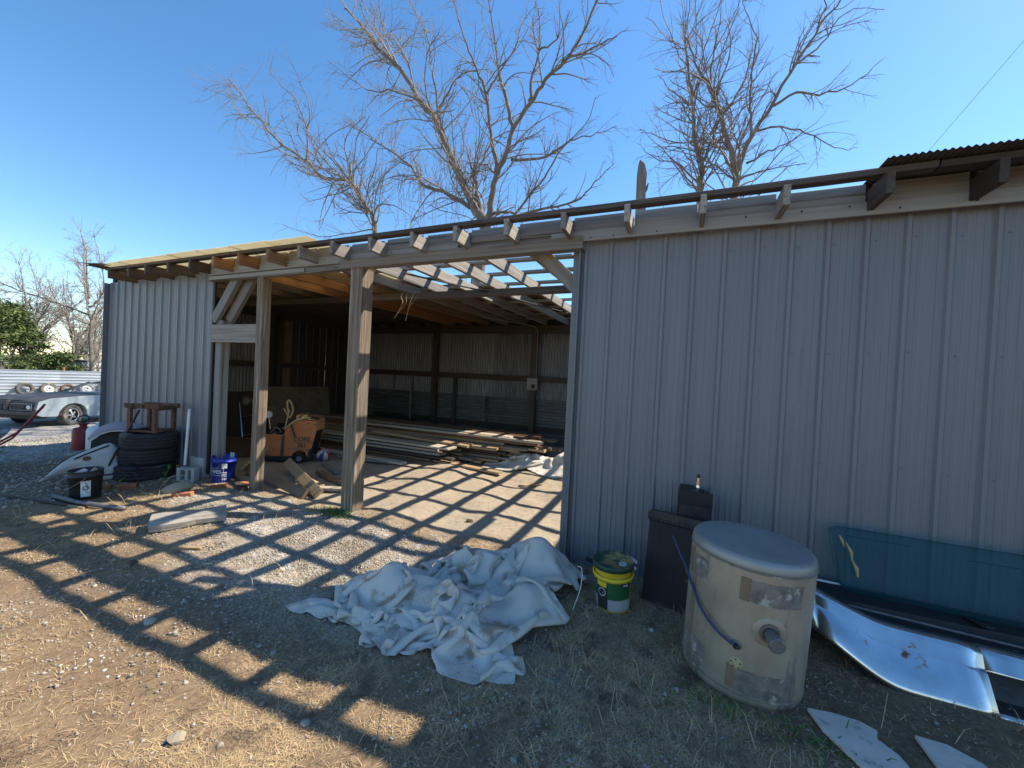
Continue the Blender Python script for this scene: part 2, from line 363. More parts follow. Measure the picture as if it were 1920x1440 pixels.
# loose gravel lying on the ground
def scatter(n, x0, x1, y0, y1, wfun, seed):
    r = np.random.default_rng(seed); out = []
    x = r.uniform(x0, x1, n*6); y = r.uniform(y0, y1, n*6)
    k = r.random(n*6) < wfun(x, y); return x[k][:n], y[k][:n], r
def stones(x, y, size, r, flat=.62):
    n = len(x); base = np.array([(1, 0, 0), (-1, 0, 0), (0, 1, 0), (0, -1, 0), (0, 0, 1), (0, 0, -1)], float)
    fc = np.array([(0, 2, 4), (2, 1, 4), (1, 3, 4), (3, 0, 4), (2, 0, 5), (1, 2, 5), (3, 1, 5), (0, 3, 5)])
    v = base[None]*r.uniform(.6, 1.25, (n, 6, 3))+r.uniform(-.28, .28, (n, 6, 3))
    v[:, :, 2] *= flat
    a = r.uniform(0, 6.28, n); c, s = np.cos(a)[:, None], np.sin(a)[:, None]
    v = np.stack([v[..., 0]*c-v[..., 1]*s, v[..., 0]*s+v[..., 1]*c, v[..., 2]], -1)*size[:, None, None]
    v += np.stack([x, y, gz(x, y)+size*.12], -1)[:, None]
    return bulk(v.reshape(-1, 3), (fc[None]+np.arange(n)[:, None, None]*6).reshape(-1, 3))
def wgrav(x, y):
    s_, g_, i_ = zones(x, y); return np.clip(g_**1.6*1.1+.03, 0, 1)*np.where(i_ > .5, .06, 1)
x, y, r = scatter(46000, -6.6, 1.4, .7, 4.4, wgrav, 5)
sz_ = r.gamma(2.2, .0021, len(x))+.0028
o = obj('gravel', stones(x, y, sz_, r), 'gravel_rock'); o['kind'] = 'stuff'; o['label'] = 'pale crushed gravel strewn over the bare dirt'
x, y, r = scatter(15000, -14, -6.5, 1.2, 5.5, lambda x, y: .35+0*x, 6)
o = obj('gravel', stones(x, y, r.gamma(2.5, .0042, len(x))+.005, r), 'gravel_rock'); o['kind'] = 'stuff'; o['label'] = 'grey gravel of the yard beyond the junk pile'

# dry grass: short bent blades, most of them lying flat
def blades(x, y, r, ln, rise, wd):
    n = len(x); a = r.uniform(0, 6.28, n); d = np.stack([np.cos(a), np.sin(a)], -1); p = np.stack([-d[:, 1], d[:, 0]], -1)
    z = gz(x, y)-.004; L_ = ln*r.uniform(.5, 1.5, n); up_ = L_*rise*r.uniform(.2, 1.4, n); cv = r.uniform(-.35, .35, n)
    V = np.zeros((n, 5, 3))
    for k, (t, w_) in enumerate(((0, 1), (0, -1), (.55, .8), (.55, -.8), (1, 0))):
        c = t*t*cv*L_
        V[:, k, 0] = x+d[:, 0]*t*L_+p[:, 0]*(w_*wd+c); V[:, k, 1] = y+d[:, 1]*t*L_+p[:, 1]*(w_*wd+c)
        V[:, k, 2] = z+up_*(t*(1.7-.9*t))
    F = np.array([(0, 1, 3), (0, 3, 2), (2, 3, 4)]); return bulk(V.reshape(-1, 3), (F[None]+np.arange(n)[:, None, None]*5).reshape(-1, 3))
def wstraw(x, y):
    s_, g_, i_ = zones(x, y)
    return np.clip(s_**1.3*fbm(x*4, y*4, 44, 2)*1.7, 0, 1)*np.where(i_ > .4, 0, 1)
x, y, r = scatter(150000, -6.2, 1.9, .55, 3.55, wstraw, 8)
d_ = np.hypot(x, y)
o = obj('dry_grass', blades(x, y, r, .050, .34, .0012), 'grass_dry'); o['kind'] = 'stuff'; o['label'] = 'short dry straw coloured grass matted over the dirt'
x, y, r = scatter(2600, -6.2, 1.9, .55, 3.5, lambda x, y: wstraw(x, y)*(fbm(x*2, y*2, 61, 2) > .42), 9)
o = obj('dry_grass', blades(x, y, r, .13, .75, .0018), 'grass_dry'); o['kind'] = 'stuff'; o['label'] = 'longer dry grass stems standing above the mat'

# ================================================================== shed
shed = thing('open_shed', 'long grey metal and timber shed with half its roof sheets gone', 'shed', (0, 0, 0))
def part(name, vf, m, loc=(0, 0, 0), rot=(0, 0, 0), smooth=False, parent=None):
    return obj(name, mesh(*vf, smooth=smooth), m, parent or shed, loc, rot)
P2 = math.pi/2
# --- ribbed front wall sheets (rib pitch 0.2235, four ribs to a sheet)
def ribsheet(n, z0, z1, pitch=.2235, rows=5, seed=0):
    prof = []
    for k in range(n):
        x = k*pitch
        prof += [(x, .0), (x+.008, 0), (x+.020, -.020), (x+.042, -.020), (x+.056, 0)]
        for c in (.098, .140, .182): prof += [(x+c-.009, 0), (x+c-.004, -.0035), (x+c+.004, -.0035), (x+c+.009, 0)]
    prof.append((n*pitch+.004, 0)); r = random.Random(seed); rings = []
    for i in range(rows+1):
        z = z0+(z1-z0)*i/rows; rings.append([(x, y+.0012*math.sin(2.3*z+5*x+seed)+r.uniform(-.0007, .0007), z) for x, y in prof])
    return loft(rings, caps=False, closed=False)
scr = bpy.data.meshes.new('screw')
v_, f_ = lathe([(0, .004), (.005, .003), (.006, 0)], 6); scr = mesh(v_, f_); scr.materials.append(MATS['galv'])
XR = -.862
for k in range(8):
    n = 4; x0 = XR+.894*k
    p_ = part('wall_panel', ribsheet(n, -.03+.012*(k % 3), 2.995, seed=k), 'wall_paint', (x0, 3.552-.0015*(k % 2), 0))
    if k < 4:
        sv = []
        for zz in (.35, 1.15, 1.95, 2.75):
            for j in range(n): sv.append(xf((v_, f_), (j*.2235+.075+.01*((j+k) % 2), -.004, zz+.01*((j*7+k*3) % 3)), (P2, 0, 0)))
        part('screw_row', join(*sv), 'wall_paint', parent=p_)['kind'] = 'stuff'
part('corner_trim', board(2.9, .07, .012), 'wall_paint', (XR-.015, 3.525, 1.46), (0, P2, 0))
part('corner_flashing', board(2.9, .10, .006), 'wall_paint', (XR-.045, 3.58, 1.46), (P2, P2, 0))
xl = -9.20
for k in range(4):
    n = 4 if k < 3 else 1
    part('wall_panel', ribsheet(n, .10-.005*k, 2.99, seed=20+k), 'wall_paint', (xl+.894*k, 3.552-.0015*(k % 2), 0))
part('corner_trim', board(2.95, .11, .012), 'wall_paint', (xl-.02, 3.525, 1.5), (0, P2, 0))
part('edge_strip', board(2.9, .03, .05), 'black', (-6.285, 3.56, 1.5), (0, P2, 0))
part('footing_block', box(.30, .12, .30, .01), 'concrete', (-6.50, 3.585, .12))
# --- posts
def post(x, y, wx, wy, z0, z1, m, seed):
    return part('post', board(z1-z0, wy, wx, 6, .006, seed, b=.010), m, (x, y, (z0+z1)/2), (0, P2, 0))
post(-3.495, 3.555, .185, .185, -.1, 2.85, 'post_wood', 1)
post(-5.215, 3.56, .12, .13, -.1, 2.85, 'post_wood', 2)
post(-6.19, 3.64, .13, .13, -.1, 2.30, 'paint_grey_wood', 3)
post(-6.14, 3.70, .08, .08, 2.30, 2.92, 'wood_orange', 4)
post(-5.33, 3.60, .05, .05, .30, 1.72, 'wood_grey', 5)
post(-.80, 3.66, .12, .12, -.1, 2.9, 'wood_grey', 6)
part('cross_board', board(1.02, .255, .035, 3, .004, 5), 'wood_grey', (-5.77, 3.545, 2.105), (P2, 0, 0))
for dx, dy, m_ in ((-.07, 3.57, 'paint_grey_wood'), (.12, 3.66, 'wood_grey')):
    a = Vector((-6.16+dx, dy, 2.36)); c_ = Vector((-5.72+dx, dy, 2.90)); d = c_-a
    part('knee_brace', board(d.length+.15, .06, .14, 1, 0, 3), m_, (a+c_)/2, (0, -math.atan2(d.z, d.x), 0))
a = Vector((-.76, 3.64, 2.38)); c_ = Vector((-1.32, 3.64, 2.92)); d = c_-a
part('knee_brace', board(d.length, .05, .13, 1, 0, 4), 'wood_grey', (a+c_)/2, (0, -math.atan2(d.z, d.x), 0))
# --- header over the opening
part('header_beam', board(5.46, .07, .27, 10, .004, 9), 'paint_grey_wood', (-3.57, 3.515, 2.985), (0, 0, 0))
part('header_beam', board(5.46, .04, .12, 6, .004, 10), 'wood_dark', (-3.57, 3.574, 3.04))
part('header_board', board(2.9, .04, .11, 4, .004, 11), 'wood_grey', (-2.30, 3.462, 2.905))
part('header_beam', board(7.0, .05, .17, 6, .004, 12), 'paint_grey_wood', (2.68, 3.60, 3.03))
part('header_beam', board(2.95, .05, .18, 4, .004, 13), 'wood_grey', (-7.75, 3.62, 2.99))
part('trim_board', board(4.12, .022, .088, 8, .004, 14), 'trim_paint', (-4.20, 3.466, 2.966))
part('trim_board', board(7.3, .024, .092, 10, .004, 15), 'trim_paint', (2.50, 3.468, 2.962))
part('trim_board', board(1.9, .018, .05, 4, .004, 16), 'trim_paint', (-5.3, 3.470, 2.885))
nl = mesh(*lathe([(0, .003), (.006, .002), (.007, 0)], 7))
for k in range(26): part_x = -6.1+.31*k+random.uniform(-.08, .08); (obj('nail', nl, 'dark_steel', shed, (part_x, 3.4535, 2.962+random.choice((-.022, .02))), (P2, 0, 0)) if not -2.15 < part_x < -1.1 else None)
# --- rafters, blocking, purlins
RX = [-8.36+.5285*k for k in range(19)]+[1.68+.53*k for k in range(6)]
HOLD = []
for k, xr in enumerate(RX):
    xr += random.uniform(-.012, .012)
    L_ = 6.12; y0 = 3.20+random.uniform(-.02, .015)
    cov = xr < -4.3
    m_ = random.choice(['wood_brown', 'wood_orange', 'wood_brown']) if cov else 'rafter_wood'  # orange picks put the warm glow under the yellow sheets into the wood
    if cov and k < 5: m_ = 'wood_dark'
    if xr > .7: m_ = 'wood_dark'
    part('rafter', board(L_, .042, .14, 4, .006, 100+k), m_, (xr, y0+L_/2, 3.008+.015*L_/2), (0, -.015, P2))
    if -4.2 < xr < 1 and k % 3 == 1:
        part('rafter', board(2.3, .04, .135, 2, .004, 300+k), 'rafter_wood', (xr+.043, 4.9, 3.02), (0, -.015, P2))
for k in range(4, len(RX)-1):
    xa, xb = RX[k]+.024, RX[k+1]-.024
    part('blocking_board', board(xb-xa, .035, .13+.012*(k % 3 == 1), 2, .002, 200+k), 'paint_grey_wood' if xa > -6 else 'wood_grey', ((xa+xb)/2, 3.476+.004*(k % 2), 3.066))
PY = [3.262, 3.93, 4.46, 5.0, 5.62, 6.30, 6.95, 7.65, 8.42, 9.15]
for k, py in enumerate(PY):
    if k == 0:
        for x0, x1, dz in ((-8.55, -5.4, .0), (-5.39, -1.75, .0), (-1.76, 1.4, .004), (1.41, 5.2, 0)):
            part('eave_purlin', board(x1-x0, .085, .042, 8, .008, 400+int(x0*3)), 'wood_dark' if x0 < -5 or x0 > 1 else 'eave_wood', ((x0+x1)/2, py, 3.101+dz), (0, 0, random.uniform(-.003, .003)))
    else:
        for x0, x1 in ((-8.9, -4.5), (-4.49, -1.2), (-1.19, 1.5), (1.51, 5.1)):
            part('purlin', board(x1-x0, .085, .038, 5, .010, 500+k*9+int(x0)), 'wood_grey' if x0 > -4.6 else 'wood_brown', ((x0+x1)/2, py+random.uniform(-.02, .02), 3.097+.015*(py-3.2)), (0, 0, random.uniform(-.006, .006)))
part('cross_beam', board(5.0, .07, .10, 4, .006, 41), 'eave_wood', (-2.3, 5.12, 2.898))
part('cross_beam', board(4.3, .07, .10, 4, .006, 42), 'wood_dark', (-6.97, 5.14, 2.898))
part('cross_beam', board(5.0, .09, .11, 3, .006, 43), 'wood_grey', (2.75, 5.12, 2.893))
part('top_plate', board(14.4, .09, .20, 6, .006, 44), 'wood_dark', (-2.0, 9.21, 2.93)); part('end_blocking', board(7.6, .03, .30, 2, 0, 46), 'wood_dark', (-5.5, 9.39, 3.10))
post(-4.9, 5.12, .12, .12, 2.2, 2.78, 'wood_dark', 45) if False else None
# --- roof sheets
def roof_sheet(x0, x1, y0, y1, m_, seed, z=3.134, amp=.009, warp=.006, tilt=0):
    vf = corr(x1-x0, y1-y0, pitch=.034, amp=.006, warp=warp, seed=seed); z += .015*(y0-3.2); tilt += .015
    return part('roof_sheet', vf, m_, ((x0+x1)/2, y0, z), (-P2+tilt, 0, 0), smooth=True)
k = 0; x = -8.55
while x < -4.5:
    roof_sheet(x, x+.70, 3.09+.03*random.random(), 5.25, 'yellow_fibre', 600+k, 3.136+.004*(k % 2)); roof_sheet(x, x+.70, 5.1, 9.45, 'rust_sheet', 640+k, 3.150+.004*(k % 2)); x += .66; k += 1
roof_sheet(-8.72, -8.45, 3.06, 3.7, 'rust_sheet', 660, 3.130, warp=.02); roof_sheet(-9.25, -8.5, 3.62, 5.2, 'rust_sheet', 662, 3.150); roof_sheet(-9.25, -8.5, 5.1, 9.45, 'rust_sheet', 661, 3.15)
part('loose_flashing', board(.55, .12, .004, 4, .02, 7), 'galv', (-8.55, 3.08, 3.15), (0, .06, .20))
for x0, y0 in ((-4.24, 5.55), (-3.58, 5.65), (-2.92, 6.2)):
    roof_sheet(x0, x0+.70, y0, 9.45, 'rust_sheet', 680+int(x0*5), 3.134+.005*(int(x0*10) % 2))
x = 1.12; k = 0
while x < 5:
    roof_sheet(x, x+.70, 3.12, 9.45, 'brown_sheet', 700+k, 3.136+.004*(k % 2)); x += .66; k += 1
# --- back wall, side walls: corrugated sheets on girts and posts
x = -9.15; k = 0
while x < 5:
    if x < 1.0:
        part('wall_sheet', corr(.70, 2.03, amp=.016, per=6), 'galv', (x+.35, 9.34+.004*(k % 2), 1.02+.10*((x+9) < 3)), (0, 0, 0), smooth=True)
        k += 1
    x += .66
for x0 in (-9.1, -6.9, -4.7, -2.5, -.3):
    part('wall_sheet', corr(1.36, 2.3, amp=.015), 'galv', (x0, 9.31+.003*(int(x0) % 2), .50), (0, P2, 0), smooth=True)
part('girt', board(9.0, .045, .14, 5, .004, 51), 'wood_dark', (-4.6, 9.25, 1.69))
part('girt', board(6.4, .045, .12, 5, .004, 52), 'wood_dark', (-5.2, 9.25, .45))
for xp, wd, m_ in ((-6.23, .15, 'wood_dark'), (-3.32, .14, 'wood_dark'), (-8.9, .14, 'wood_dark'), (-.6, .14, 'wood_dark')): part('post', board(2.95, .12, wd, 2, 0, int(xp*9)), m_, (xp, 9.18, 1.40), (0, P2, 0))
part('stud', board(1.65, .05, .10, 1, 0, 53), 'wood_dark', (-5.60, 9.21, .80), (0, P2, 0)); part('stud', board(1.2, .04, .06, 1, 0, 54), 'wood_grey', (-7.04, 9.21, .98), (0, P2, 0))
k = 0; y = 3.65
while y < 9.2:
    if y < 6.3: part('wall_sheet', corr(.70, 2.08, amp=.016), 'galv', (-9.16-.004*(k % 2), y+.33, 1.02), (0, 0, -P2), smooth=True)
    y += .66; k += 1
for k in range(13):
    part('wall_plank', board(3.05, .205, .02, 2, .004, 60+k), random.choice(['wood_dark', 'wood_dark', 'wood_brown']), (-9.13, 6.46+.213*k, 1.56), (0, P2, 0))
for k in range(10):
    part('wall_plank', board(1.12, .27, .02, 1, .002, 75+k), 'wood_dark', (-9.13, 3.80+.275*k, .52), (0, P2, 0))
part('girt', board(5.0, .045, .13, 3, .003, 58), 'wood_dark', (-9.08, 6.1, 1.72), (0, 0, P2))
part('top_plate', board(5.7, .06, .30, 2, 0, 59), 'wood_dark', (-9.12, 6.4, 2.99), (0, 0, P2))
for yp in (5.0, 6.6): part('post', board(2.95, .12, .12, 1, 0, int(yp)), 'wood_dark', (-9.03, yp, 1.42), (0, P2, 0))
# far right inner wall closes the shed
for k in range(8): part('wall_sheet', corr(.70, 3.0, amp=.009), 'galv', (5.4, 3.9+.66*k, 0), (0, 0, P2), smooth=True)
# fuse box and conduit on the back post, hanging strips from the roof
e = part('switch_box', box(.26, .05, .30, .01), 'wood_grey', (-3.32, 9.09, 1.56)); part('switch', box(.08, .04, .09, .006), 'black', (.04, -.035, -.05), parent=e)
part('conduit', tube(smooth_path([(-3.22, 9.08, 1.7), (-3.23, 9.08, 2.5), (-3.26, 9.05, 2.92), (-3.5, 8.6, 2.98), (-3.9, 7.4, 2.95)], 4), .010, 6), 'wire_grey', smooth=True)
for k, (dx, l) in enumerate(((0, .42), (.10, .36), (.22, .46), (.30, .30))):
    x0 = -4.05+dx; part('hanging_wire', tube(smooth_path([(x0, 5.0, 2.94), (x0-.03, 4.98, 2.86), (x0+.03-.1*k*.4, 4.95, 2.75), (x0-.10-.05*(k % 2), 4.93, 2.94-l)], 4), .005, 5), 'rope')
part('conduit', tube([(-3.25, 4.0, 2.92), (-2.55, 5.2, 2.90), (-1.9, 6.9, 2.9)], .012, 6), 'dark_steel')
print('shed done')

# ================================================================== tarps (position-based cloth)
def cloth(nx, ny, w_, h_, corners, heap, seed, steps=170, z0=.16, amp=.10, gr_amp=1.0):
    r = np.random.default_rng(seed); u, v = np.meshgrid(np.linspace(0, 1, nx), np.linspace(0, 1, ny), indexing='ij')
    c = np.array(corners, float); P = np.zeros((nx, ny, 3))
    P[..., :2] = ((1-u)*(1-v))[..., None]*c[0]+(u*(1-v))[..., None]*c[1]+(u*v)[..., None]*c[2]+((1-u)*v)[..., None]*c[3]
    for k, (s, a) in enumerate(((1.9, .17), (3.6, .10), (8, .02))):
        P[..., 0] += (fbm(u*s*w_/2, v*s*h_/2, seed+k*5, 2)-.37)*a*2; P[..., 1] += (fbm(u*s*w_/2+9, v*s*h_/2, seed+k*7+2, 2)-.37)*a*2
        P[..., 2] += (fbm(u*s*w_/2+3, v*s*h_/2+7, seed+k*3+4, 2)-.37)*amp*(1.6, 1.6, .8)[k]
    P[..., 2] += z0+heap(P[..., 0], P[..., 1])
    V = np.zeros_like(P); dx = w_/(nx-1); dy = h_/(ny-1); dd = math.hypot(dx, dy)
    def con(a, b, rest, k):
        d = b-a; l = np.linalg.norm(d, axis=-1, keepdims=True)+1e-9; q = d*(.5*k*(l-rest)/l); a += q; b -= q
    def solve(P):
        for s in (0, 1):
            con(P[s:-1:2][:nx//2], P[s+1::2][:len(P[s:-1:2])], dx, 1.0)
            con(P[:, s:-1:2], P[:, s+1::2][:, :P[:, s:-1:2].shape[1]], dy, 1.0)
            A = P[:-1, :-1]; n1 = P[s:-1:2, :-1]; n2 = P[s+1::2, 1:][:n1.shape[0]]; con(n1, n2, dd, .7)
            n1 = P[s:-1:2, 1:]; n2 = P[s+1::2, :-1][:n1.shape[0]]; con(n1, n2, dd, .7)
        for s in range(4):
            a = P[s:-2:4]; b_ = P[s+2::4][:len(a)]
            if len(a): con(a, b_, 2*dx, .2)
            a = P[:, s:-2:4]; b_ = P[:, s+2::4][:, :a.shape[1]]
            if a.size: con(a, b_, 2*dy, .2)
    dt = .016; th = .62*min(dx, dy)
    ii, jj = np.meshgrid(np.arange(nx), np.arange(ny), indexing='ij'); ii = ii.ravel(); jj = jj.ravel()
    for st_ in range(steps):
        V[..., 2] -= 9.8*dt; V *= .965; Q = P.copy(); P = P+V*dt
        for it in range(7):
            solve(P)
        fl = gz(P[..., 0], P[..., 1])+.008+heap(P[..., 0], P[..., 1])*.85; low = P[..., 2] < fl
        P[..., 2] = np.where(low, fl, P[..., 2])
        P[low, :2] = Q[low, :2]+(P[low, :2]-Q[low, :2])*.35
        if st_ % 6 == 5 and st_ > 20:
            F = P.reshape(-1, 3); kd = kdtree.KDTree(len(F))
            for i, q in enumerate(F): kd.insert(q, i)
            kd.balance(); D = np.zeros_like(F)
            for i in range(0, len(F)):
                for q, j, d_ in kd.find_range(F[i], th):
                    if j > i and (abs(ii[i]-ii[j]) > 2 or abs(jj[i]-jj[j]) > 2):
                        dv = F[i]-F[j]; dv = dv/(d_+1e-6)*(th-d_)*.45; D[i] += dv; D[j] -= dv
            P = (F+np.clip(D, -th*.5, th*.5)).reshape(P.shape)
        V = (P-Q)/dt; sp_ = np.linalg.norm(V, axis=-1, keepdims=True); V = V*np.minimum(1, 1.5/(sp_+1e-6))
    idx = np.arange(nx*ny).reshape(nx, ny)
    return bulk(P.reshape(-1, 3), np.stack([idx[:-1, :-1], idx[1:, :-1], idx[1:, 1:], idx[:-1, 1:]], -1).reshape(-1, 4), True)
def bumps(lst):
    def f(x, y):
        t = 0
        for cx, cy, sx, sy, h in lst: t = t+h*np.exp(-((x-cx)/sx)**2-((y-cy)/sy)**2)
        return t
    return f
def add_tarp(me, label):
    o = obj('plastic_tarp', me, 'tarp'); tag(o, label, 'tarp'); s_ = o.modifiers.new('s', 'SUBSURF'); s_.levels = 1; s_.render_levels = 1; return o
hp = bumps([(-1.0, 3.10, .24, .22, .42), (-1.45, 2.85, .24, .18, .30), (-1.90, 2.34, .26, .16, .25), (-1.35, 2.36, .32, .13, .20), (-.90, 2.60, .16, .2, .24), (-1.1, 2.18, .2, .1, .14)])
add_tarp(cloth(96, 80, 3.3, 2.7, [(-2.33, 1.90), (-.86, 2.0), (-.74, 3.30), (-1.78, 3.02)], hp, 12), 'large crumpled white plastic tarp heaped on the ground before the opening')
hp = bumps([(-2.55, 7.0, .34, .28, .26), (-1.8, 7.1, .35, .3, .34)])
add_tarp(cloth(54, 44, 2.5, 1.8, [(-3.25, 6.65), (-1.35, 6.65), (-1.25, 7.55), (-2.95, 7.5)], hp, 31, steps=110), 'smaller white plastic sheet bunched on the shed floor beside the lumber')

# ================================================================== lumber
def plank(x_right, y, z, L_, W_, T_, m_, label, group=None, yaw_=0, tilt=0, rollx=0, seed=0, cat='board'):
    o = obj('lumber_board', mesh(*board(L_, W_, T_, 3, .008, seed)), m_, None, (x_right-L_/2*math.cos(yaw_), y-L_/2*math.sin(yaw_), z), (rollx, tilt, yaw_))
    return tag(o, label, cat, group)
GB = 'boards of the back lumber stack'; LB = 'weathered board in the tall lumber stack along the back wall'
GF = 'boards of the front lumber stack'; LF = 'old board in the low lumber stack nearer the opening'
r = random.Random(3)
ORD = ('lowest', 'second', 'third', 'fourth', 'fifth', 'sixth', 'seventh', 'eighth', 'top')
NTH = ('nearest', 'second', 'third', 'fourth', 'fifth', 'sixth', 'seventh', 'eighth', 'ninth', 'tenth', 'eleventh')
for layer in range(9):
    z = .075+.052*layer
    yy = 6.75+.02*layer+r.uniform(0, .1); k = 0
    while yy < 8.35-.06*layer:
        W_ = r.choice([.09, .14, .14, .19, .24]); xr = -2.15-.05*layer+r.uniform(-.75, .35) if layer > 3 else -2.7+r.uniform(-.5, .3)
        if not (layer < 6 and 7.3 < yy < 7.9 and layer % 2):
            plank(xr, yy+W_/2, z, r.uniform(4.6, 6.2), W_-.006, .045, r.choice(['wood_grey', 'wood_brown', 'wood_pale', 'wood_brown', 'wood_tan', 'wood_orange']) if layer > 6 else r.choice(['wood_brown', 'wood_grey', 'wood_dark', 'wood_tan']), 'old board in the back lumber stack, %s layer, %s from the opening' % (ORD[layer], NTH[k]), GB, r.uniform(-.012, .012), 0, 0, layer*31+k)
        yy += W_+r.uniform(.004, .03); k += 1
for k, xb in enumerate((-2.9, -4.4, -6.4)):
    tag(obj('bearer_timber', mesh(*board(1.5, .09, .09, 1, 0, k)), 'wood_brown', None, (xb, 7.62, .02), (0, 0, P2)), 'short bearer timber under the back lumber stack, %s' % ('nearest the white sheet', 'the middle one', 'farthest left')[k], 'timber')
for layer in range(5):
    z = .035+.05*layer; yy = 6.02+.05*layer+r.uniform(0, .05); k = 0
    while yy < 6.85:
        W_ = r.choice([.14, .19, .24]); xr = -3.75+r.uniform(-.55, .45)-.10*layer
        plank(xr, yy+W_/2, z, r.uniform(3.2, 4.6), W_-.006, .042, r.choice(['wood_grey', 'wood_brown', 'wood_tan', 'wood_pale', 'wood_dark']), 'old board in the front lumber stack, %s layer, %s from the opening' % (ORD[layer], NTH[k]), GF, r.uniform(-.02, .02), 0, 0, 900+layer*31+k)
        yy += W_+r.uniform(.004, .03); k += 1
plank(-3.78, 6.24, .325, 3.4, .30, .035, 'wood_pale', 'wide pale plank on top of the front lumber stack with sun on its end', None, -.015, 0, 0, 71)
plank(-3.62, 6.62, .39, 2.2, .24, .04, 'wood_tan', 'tan board end tilted up on the front lumber stack', None, .06, .045, .05, 72)
plank(-3.1, 6.72, .315, 2.6, .19, .04, 'wood_tan', 'tan board lying beside the tilted board on the front lumber stack', None, -.03, 0, 0, 73)
plank(-2.72, 6.10, G(-3.1, 6.1)+.05, 2.2, .14, .038, 'wood_tan', 'bright yellow tan board on the dirt in front of the lumber', None, -.09, .01, 0, 74)
plank(-4.45, 5.72, G(-5.4, 5.7)+.06, 2.6, .14, .05, 'wood_pale', 'pale grey board alone on the dirt in front of the lumber stacks', None, -.03, 0, 0, 75)
plank(-1.95, 6.0, G(-2.1, 6)+.022, .42, .05, .022, 'wood_tan', 'small yellow wooden stick on the sunlit dirt', None, .9, 0, 0, 76, 'stick')
# boards round the middle post
def span(name, a, b, W_, T_, m_, label, rollx=0, seed=0, cat='board', grp=None):
    a = Vector(a); b = Vector(b); d = b-a
    q = Matrix.Rotation(math.atan2(d.y, d.x), 4, 'Z') @ Matrix.Rotation(-math.asin(d.z/d.length), 4, 'Y') @ Matrix.Rotation(rollx, 4, 'X')
    o = obj(name, mesh(*board(d.length, W_, T_, 3, .004, seed)), m_); o.matrix_world = Matrix.Translation((a+b)/2) @ q
    return tag(o, label, cat, grp)
def g3(x, y, h): return (x, y, G(x, y)+h)
span('lumber_board', g3(-6.12, 4.02, .10), g3(-4.34, 3.62, .06), .13, .045, 'wood_brown', 'long weathered brown plank on edge passing behind the middle post', .95, 81)
span('lumber_board', g3(-5.75, 4.42, .17), g3(-4.25, 3.74, .06), .14, .045, 'wood_tan', 'long orange tan plank leaning down past the middle post', .75, 82)
span('lumber_board', g3(-6.0, 3.72, .03), g3(-5.25, 3.42, .03), .10, .04, 'wood_dark', 'dark narrow board below the weathered plank by the blue bucket', 0, 84)
span('lumber_board', g3(-5.0, 4.1, .06), g3(-4.55, 3.98, .05), .20, .045, 'wood_tan', 'short bright cut board behind the long tan plank', 0, 85)
span('lumber_board', g3(-5.2, 4.55, .035), g3(-4.15, 4.22, .03), .09, .06, 'wood_brown', 'dark square timber on the dirt behind the tan plank', 0, 86)
span('lumber_board', g3(-4.85, 3.90, .025), g3(-4.0, 4.12, .03), .12, .04, 'wood_pale', 'pale board end poking out to the right of the tan plank', 0, 87)
span('lumber_board', g3(-5.50, 4.92, .03), g3(-4.95, 4.70, .03), .09, .045, 'wood_grey', 'grey offcut on the dirt in front of the basketball', 0, 88)
span('lumber_board', g3(-5.9, 5.55, .035), g3(-4.7, 5.72, .035), .11, .04, 'wood_grey', 'short grey board on the dirt behind the big post', 0, 89)
span('tool_handle', g3(-6.35, 4.05, .03), g3(-6.55, 4.75, .30), .022, .022, 'wood_tan', 'thin wooden tool handle leaning up behind the blue bucket', 0, 90, 'handle')
# weathered slab in the yard
def slab():
    rr = random.Random(8); rings = []
    for i in range(13):
        t = i/12; x = -.30+.60*t; w_ = .135+.012*math.sin(7*t)+rr.uniform(-.005, .005); th = .038+.006*math.sin(5*t+1)
        rings.append([(x+rr.uniform(-.008, .008), -w_, -th), (x, -w_*.4, -th), (x, w_*.5, -th), (x, w_+rr.uniform(-.006, .006), -th*.3), (x, w_*.9, th*.8), (x, w_*.3, th+rr.uniform(-.003, .003)), (x, -w_*.4, th+rr.uniform(-.003, .003)), (x, -w_, th*.4)])
    return loft(rings)
o = obj('weathered_slab', mesh(*slab()), 'wood_grey', None, g3(-4.50, 2.40, .055), (.10, -.02, 1.02)); tag(o, 'weathered grey wooden slab lying on the gravel with split lower edge', 'wood slab')

# ================================================================== right-hand junk against the wall
def lathe_smooth(prof, n=32): return lathe(prof, n)
# yellow and green bucket with lid
t = thing('lidded_bucket', 'yellow and dark green plastic bucket with green lid beside the radiator', 'bucket', g3(-.375, 3.03, -.012), (.03, -.03, 0))
obj('body', mesh(*lathe([(0, .0), (.118, 0), (.122, .01), (.134, .30), (.139, .33)], 36), smooth=True), 'yellow_plastic', t)
def band(r0, r1, z0, z1, a0, a1, n=14, off=.0012):
    return loft([[((r0+off)*math.cos(a0+(a1-a0)*i/n), (r0+off)*math.sin(a0+(a1-a0)*i/n), z0) for i in range(n+1)], [((r1+off)*math.cos(a0+(a1-a0)*i/n), (r1+off)*math.sin(a0+(a1-a0)*i/n), z1) for i in range(n+1)]], False, False)
A0, A1 = R(185), R(345)
lb = obj('label', mesh(*band(.1265, .1318, .11, .235, A0, A1)), 'green_label', t); obj('label_panel', mesh(*band(.1228, .1262, .03, .11, A0, A1)), 'label_pale', lb)
obj('label_panel', mesh(*band(.1228, .1312, .03, .22, R(222), R(262), 8, .0022)), 'label_print', lb); obj('label_panel', mesh(*band(.1300, .1314, .195, .232, R(224), R(258), 6, .0034)), 'yellow_bright', lb)
v_, f_ = lathe([(.026, -.0015), (.030, -.0015), (.030, .0015), (.026, .0015)], 20); v2 = []
